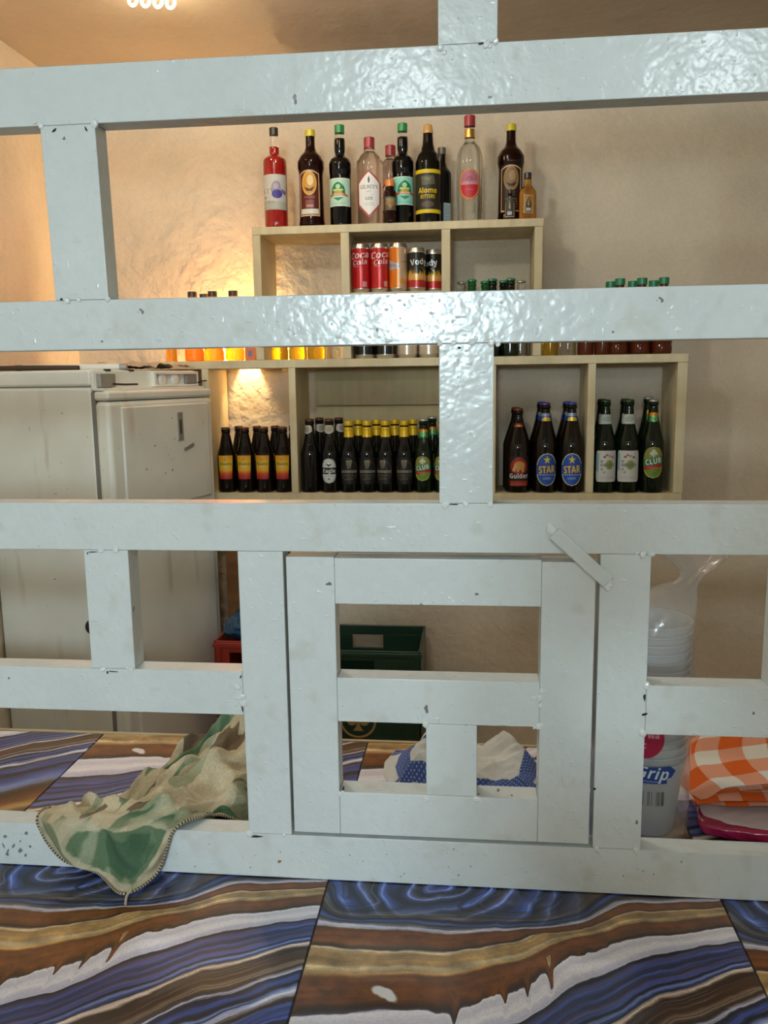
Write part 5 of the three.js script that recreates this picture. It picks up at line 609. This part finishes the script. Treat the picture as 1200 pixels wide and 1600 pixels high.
{ // sleeve of plastic cups in a clear bag
  const t = thing('cup_pack', 'clear plastic bag holding a tall stack of plastic cups beside the hatch', 'cups', [0.208, CTOP, -0.142]);
  const cupMat = P({ color: lin(0.8, 0.8, 0.79), roughness: 0.35, transmission: 0.6, thickness: 0, side: THREE.DoubleSide });
  const cup = lathe([[0.0, 0.0], [0.03, 0.0], [0.0315, 0.003], [0.0425, 0.088], [0.0445, 0.089], [0.0447, 0.0915], [0.0435, 0.0925], [0.0425, 0.091]], 44);
  for (let i = 0; i < 17; i++) { const c = part('cup', cup, cupMat, t); c.position.y = 0.003 + i * 0.0102; }
  // bag: rings going up the stack, gathered into a twisted neck, then flaring
  const film = P({ color: lin(0.93, 0.94, 0.95), roughness: 0.2, transmission: 0.84, thickness: 0, ior: 1.5, side: THREE.DoubleSide, clearcoat: 1, clearcoatRoughness: 0.08 });
  const R = [[0, 0.046, 0, 0, 0], [0.006, 0.0478, 0, 0, 0], [0.1, 0.048, 0, 0, 0], [0.2, 0.048, 0, 0, 0], [0.256, 0.047, 0.001, 0, 0.03], [0.276, 0.04, 0.008, 0, 0.1], [0.292, 0.024, 0.024, 0, 0.25], [0.302, 0.012, 0.036, 0.002, 0.4], [0.312, 0.012, 0.042, 0.004, 0.4], [0.326, 0.026, 0.046, 0.004, 0.35], [0.345, 0.05, 0.04, 0.002, 0.45], [0.366, 0.066, 0.034, 0, 0.55]];
  const nu = 90, nv = 110, pos = [], idx = []; const rc = (k) => new THREE.CatmullRomCurve3(R.map(r => new THREE.Vector3(r[k], r[0], 0))); const cs = [1, 2, 3, 4].map(rc);
  for (let j = 0; j <= nv; j++) for (let i = 0; i <= nu; i++) { const v = j / nv, a = i / nu * Math.PI * 2, y = cs[0].getPoint(v).y; const r0 = cs[0].getPoint(v).x, ox = cs[1].getPoint(v).x, oz = cs[2].getPoint(v).x, cr = cs[3].getPoint(v).x; const w = a + 4 * (v - 0.6) * cr; const k = 1 + cr * (0.55 * Math.sin(w * 7 + 3 * fbm(v * 6, 2, 2, 201)) * 0.5 + 0.9 * (fbm(Math.cos(w) * 2 + 3, Math.sin(w) * 2 + v * 9, 3, 203) - 0.5)) + 0.03 * (fbm(Math.cos(a) * 3 + 5, Math.sin(a) * 3 + v * 14, 3, 205) - 0.5); pos.push(ox + Math.sin(a) * r0 * k, y + cr * 0.012 * (fbm(Math.cos(a) * 2, Math.sin(a) * 2 + 4, 2, 207) - 0.5) + (v > 0.97 ? 0.012 * Math.sin(a * 3) : 0), oz + Math.cos(a) * r0 * k); }
  for (let j = 0; j < nv; j++) for (let i = 0; i < nu; i++) { const a = j * (nu + 1) + i; idx.push(a, a + 1, a + nu + 1, a + 1, a + nu + 2, a + nu + 1); }
  const g = new THREE.BufferGeometry(); g.setAttribute('position', new THREE.Float32BufferAttribute(pos, 3)); g.setIndex(idx); g.computeVertexNormals(); part('plastic_bag', g, film, t, 'clear film bag twisted shut at the top');
  const printed = (draw, w, h) => { const c = document.createElement('canvas'); c.width = w; c.height = h; draw(c.getContext('2d'), w, h); const tx = new THREE.CanvasTexture(c); tx.colorSpace = THREE.SRGBColorSpace; return tx; };
  const pm = (draw, mask, w, h) => { const al = new THREE.CanvasTexture((() => { const c = document.createElement('canvas'); c.width = w; c.height = h; const x = c.getContext('2d'); x.fillStyle = '#000'; x.fillRect(0, 0, w, h); mask(x); return c; })()); return S({ map: printed(draw, w, h), alphaMap: al, transparent: true, roughness: 0.4, side: THREE.DoubleSide }); };
  const lp = (name, W, H, y, ang, mat, label) => { const m = part(name, patch(0.0497, 0.0497, y, H, W, HALF.rect, 14, 4), mat, t, label); m.rotation.y = ang; };
  const disc = (x, c) => { x.beginPath(); x.ellipse(80, 80, 78, 78, 0, 0, 7); x.fillStyle = c; x.fill(); };
  lp('printed_disc', 0.046, 0.046, 0.108, -0.3, pm((x, w, h) => { fillAll(x, w, h, '#a3123c'); text(x, 'Pwa', 106, 62, 'bold 34px sans-serif', '#d8a0ac'); text(x, 'M', 52, 66, 'bold 44px sans-serif', '#d8a0ac', null, 0, 0.4); text(x, 'nc', 70, 104, 'bold 40px sans-serif', '#d08c9c'); text(x, 'an', 60, 136, 'bold 24px sans-serif', '#c9808f'); }, x => disc(x, '#fff'), 160, 160), 'crimson disc printed on the bag');
  const logo = (x, c) => { poly(x, [[6, 20], [90, 10], [130, 44], [300, 36], [340, 70], [310, 112], [280, 116], [280, 150], [110, 150], [10, 100]], c); };
  lp('printed_logo', 0.062, 0.029, 0.077, -0.12, pm((x, w, h) => { fillAll(x, w, h, '#1f3d86'); text(x, 'Grip', 180, 82, 'italic bold 104px sans-serif', '#c9d2dc', '#16306c', 6, 0.08); scribble(x, 130, 136, 110, 1, 8, '#a9b6cc', 4); }, x => logo(x, '#fff'), 352, 160), 'blue logo reading Grip'.replace(' reading Grip', ' with white slanted letters'));
  lp('printed_barcode', 0.036, 0.017, 0.052, -0.06, pm((x, w, h) => fillAll(x, w, h, '#57534e'), x => { x.fillStyle = '#fff'; for (let i = 0; i < 26; i++) if (hash(i, 4, 2) > 0.4) x.fillRect(i * 7.6, 0, 2 + hash(i, 5, 2) * 4, 96); }, 200, 96), 'grey barcode printed on the bag');
}

// ---------------------------------------------------------------- the person taking the picture, whose body shades the lower right of the grille
{
  const smin = (a, b, k) => { const h = clamp(0.5 + 0.5 * (b - a) / k); return lerp(b, a, h) - k * h * (1 - h); };
  const cap = (x, y, z, b) => { const [ax, ay, az, ra, bx, by, bz, rb] = b, dx = bx - ax, dy = by - ay, dz = bz - az, t = clamp(((x - ax) * dx + (y - ay) * dy + (z - az) * dz) / (dx * dx + dy * dy + dz * dz + 1e-9)); return Math.hypot(x - ax - dx * t, y - ay - dy * t, z - az - dz * t) - lerp(ra, rb, t); };
  const mesh = (res, half, c, bones, k) => { const mc = new MarchingCubes(res, new THREE.MeshBasicMaterial(), false, false, 300000), n = res, h2 = n / 2; for (let iz = 0; iz < n; iz++) for (let iy = 0; iy < n; iy++) for (let ix = 0; ix < n; ix++) { const x = c[0] + (ix - h2) / h2 * half, y = c[1] + (iy - h2) / h2 * half, z = c[2] + (iz - h2) / h2 * half; let d = 9; for (const b of bones) d = smin(d, cap(x, y, z, b), k); mc.field[ix + iy * n + iz * n * n] = -d; } mc.isolation = 0; mc.update(); const g = new THREE.BufferGeometry(); g.setAttribute('position', new THREE.BufferAttribute(new Float32Array(mc.positionArray.slice(0, mc.count * 3)), 3)); g.setAttribute('normal', new THREE.BufferAttribute(new Float32Array(mc.normalArray.slice(0, mc.count * 3)), 3)); g.scale(half, half, half); g.translate(...c); return g; };
  const B = [[0, 0.96, 0, 0.13, 0, 1.1, 0, 0.12], [0, 1.1, 0, 0.12, 0, 1.3, 0.01, 0.135], [-0.13, 1.36, 0.01, 0.085, 0.13, 1.36, 0.01, 0.085], [0, 1.38, 0, 0.06, 0, 1.5, -0.015, 0.055]];
  for (const s of [-1, 1]) { B.push([s * 0.09, 0.93, 0, 0.1, s * 0.1, 0.5, -0.01, 0.062], [s * 0.1, 0.5, -0.01, 0.06, s * 0.11, 0.09, 0.02, 0.042], [s * 0.11, 0.05, 0.03, 0.046, s * 0.13, 0.04, -0.16, 0.036]); }
  const wr = { '-1': [-0.175, 1.45, -0.325], '1': [0.005, 1.45, -0.325] };
  for (const s of [-1, 1]) { const w = wr[s]; B.push([s * 0.19, 1.37, 0.01, 0.06, s * 0.215, 1.13, -0.12, 0.045], [s * 0.215, 1.13, -0.12, 0.043, ...w, 0.028]); }
  const parts = [mesh(110, 0.92, [0, 0.87, -0.05], B, 0.045)];
  parts.push(mesh(64, 0.19, [0, 1.585, -0.03], [[0, 1.6, -0.02, 0.088, 0, 1.61, 0.01, 0.088], [0, 1.52, -0.05, 0.058, 0, 1.57, -0.045, 0.07], [0, 1.585, -0.118, 0.009, 0, 1.56, -0.128, 0.013], [-0.083, 1.575, -0.01, 0.016, -0.088, 1.6, 0, 0.014], [0.083, 1.575, -0.01, 0.016, 0.088, 1.6, 0, 0.014], [0, 1.44, -0.005, 0.055, 0, 1.52, -0.015, 0.056]], 0.02));
  for (const s of [-1, 1]) { const w = wr[s], f = [[...w, 0.027, w[0] - s * 0.018, w[1] + 0.045, w[2] - 0.02, 0.026]]; for (let i = 0; i < 4; i++) { const y = w[1] + 0.03 + i * 0.019, x0 = w[0] - s * 0.01; f.push([x0, y, w[2] - 0.03, 0.0105, x0 - s * 0.004, y + 0.004, w[2] - 0.062 + i * 0.002, 0.0095], [x0 - s * 0.004, y + 0.004, w[2] - 0.062 + i * 0.002, 0.0095, x0 - s * 0.03, y + 0.006, w[2] - 0.078, 0.0085]); } f.push([w[0] - s * 0.015, w[1] + 0.02, w[2] - 0.01, 0.013, w[0] - s * 0.04, w[1] + 0.05, w[2] - 0.03, 0.0095]); parts.push(mesh(60, 0.12, [w[0] - s * 0.01, w[1] + 0.04, w[2] - 0.03], f, 0.008)); }
  const g = merge(parts.map(q => { q.deleteAttribute('uv'); return q; })), p = g.attributes.position, col = new Float32Array(p.count * 3);
  for (let i = 0; i < p.count; i++) { const y = p.getY(i), z = p.getZ(i); const c = y > 1.44 || z < -0.2 ? [0.12, 0.06, 0.035] : y > 0.97 ? [0.1, 0.09, 0.09] : y > 0.085 ? [0.03, 0.035, 0.05] : [0.02, 0.02, 0.02]; col.set(c, i * 3); }
  g.setAttribute('color', new THREE.BufferAttribute(col, 3));
  const t = thing('person', 'person standing behind the camera in front of the counter, holding up a phone', 'person', [0.13, 0, 1.235]); t.scale.setScalar(0.95);
  part('body', g, S({ vertexColors: true, roughness: 0.8 }), t);
  const hs = new THREE.SphereGeometry(0.096, 36, 20, 0, Math.PI * 2, 0, Math.PI * 0.5); hs.scale(1, 0.95, 1.1); hs.translate(0, 1.615, -0.004); part('hair', hs, S({ color: lin(0.012, 0.01, 0.01), roughness: 0.9 }), t);
  for (const s of [-1, 1]) { const e = part('eye', new THREE.SphereGeometry(0.011, 16, 12), S({ color: lin(0.7, 0.68, 0.64), roughness: 0.2 }), t); e.position.set(s * 0.03, 1.595, -0.098); }
  const mo = part('mouth', new THREE.SphereGeometry(0.02, 16, 10).scale(1, 0.28, 0.35), S({ color: lin(0.16, 0.06, 0.05), roughness: 0.6 }), t); mo.position.set(0, 1.528, -0.105);
  const ph = thing('phone', 'phone held up by the person behind the camera', 'phone', [0.014, 1.495, 0.846]);
  part('phone_body', rbox(-0.038, 0.038, -0.08, 0.08, -0.0042, 0.0042, 0.004, 3), M.darkPlastic, ph); part('screen', rbox(-0.035, 0.035, -0.076, 0.076, 0.0038, 0.0045, 0.0003), M.darkPlastic, ph); 
}

// ---------------------------------------------------------------- shadows
scene.traverse(o => { if (o.isMesh) { o.castShadow = true; o.receiveShadow = true; } if (o.isPointLight) o.castShadow = true; });
renderer.render(scene, camera);
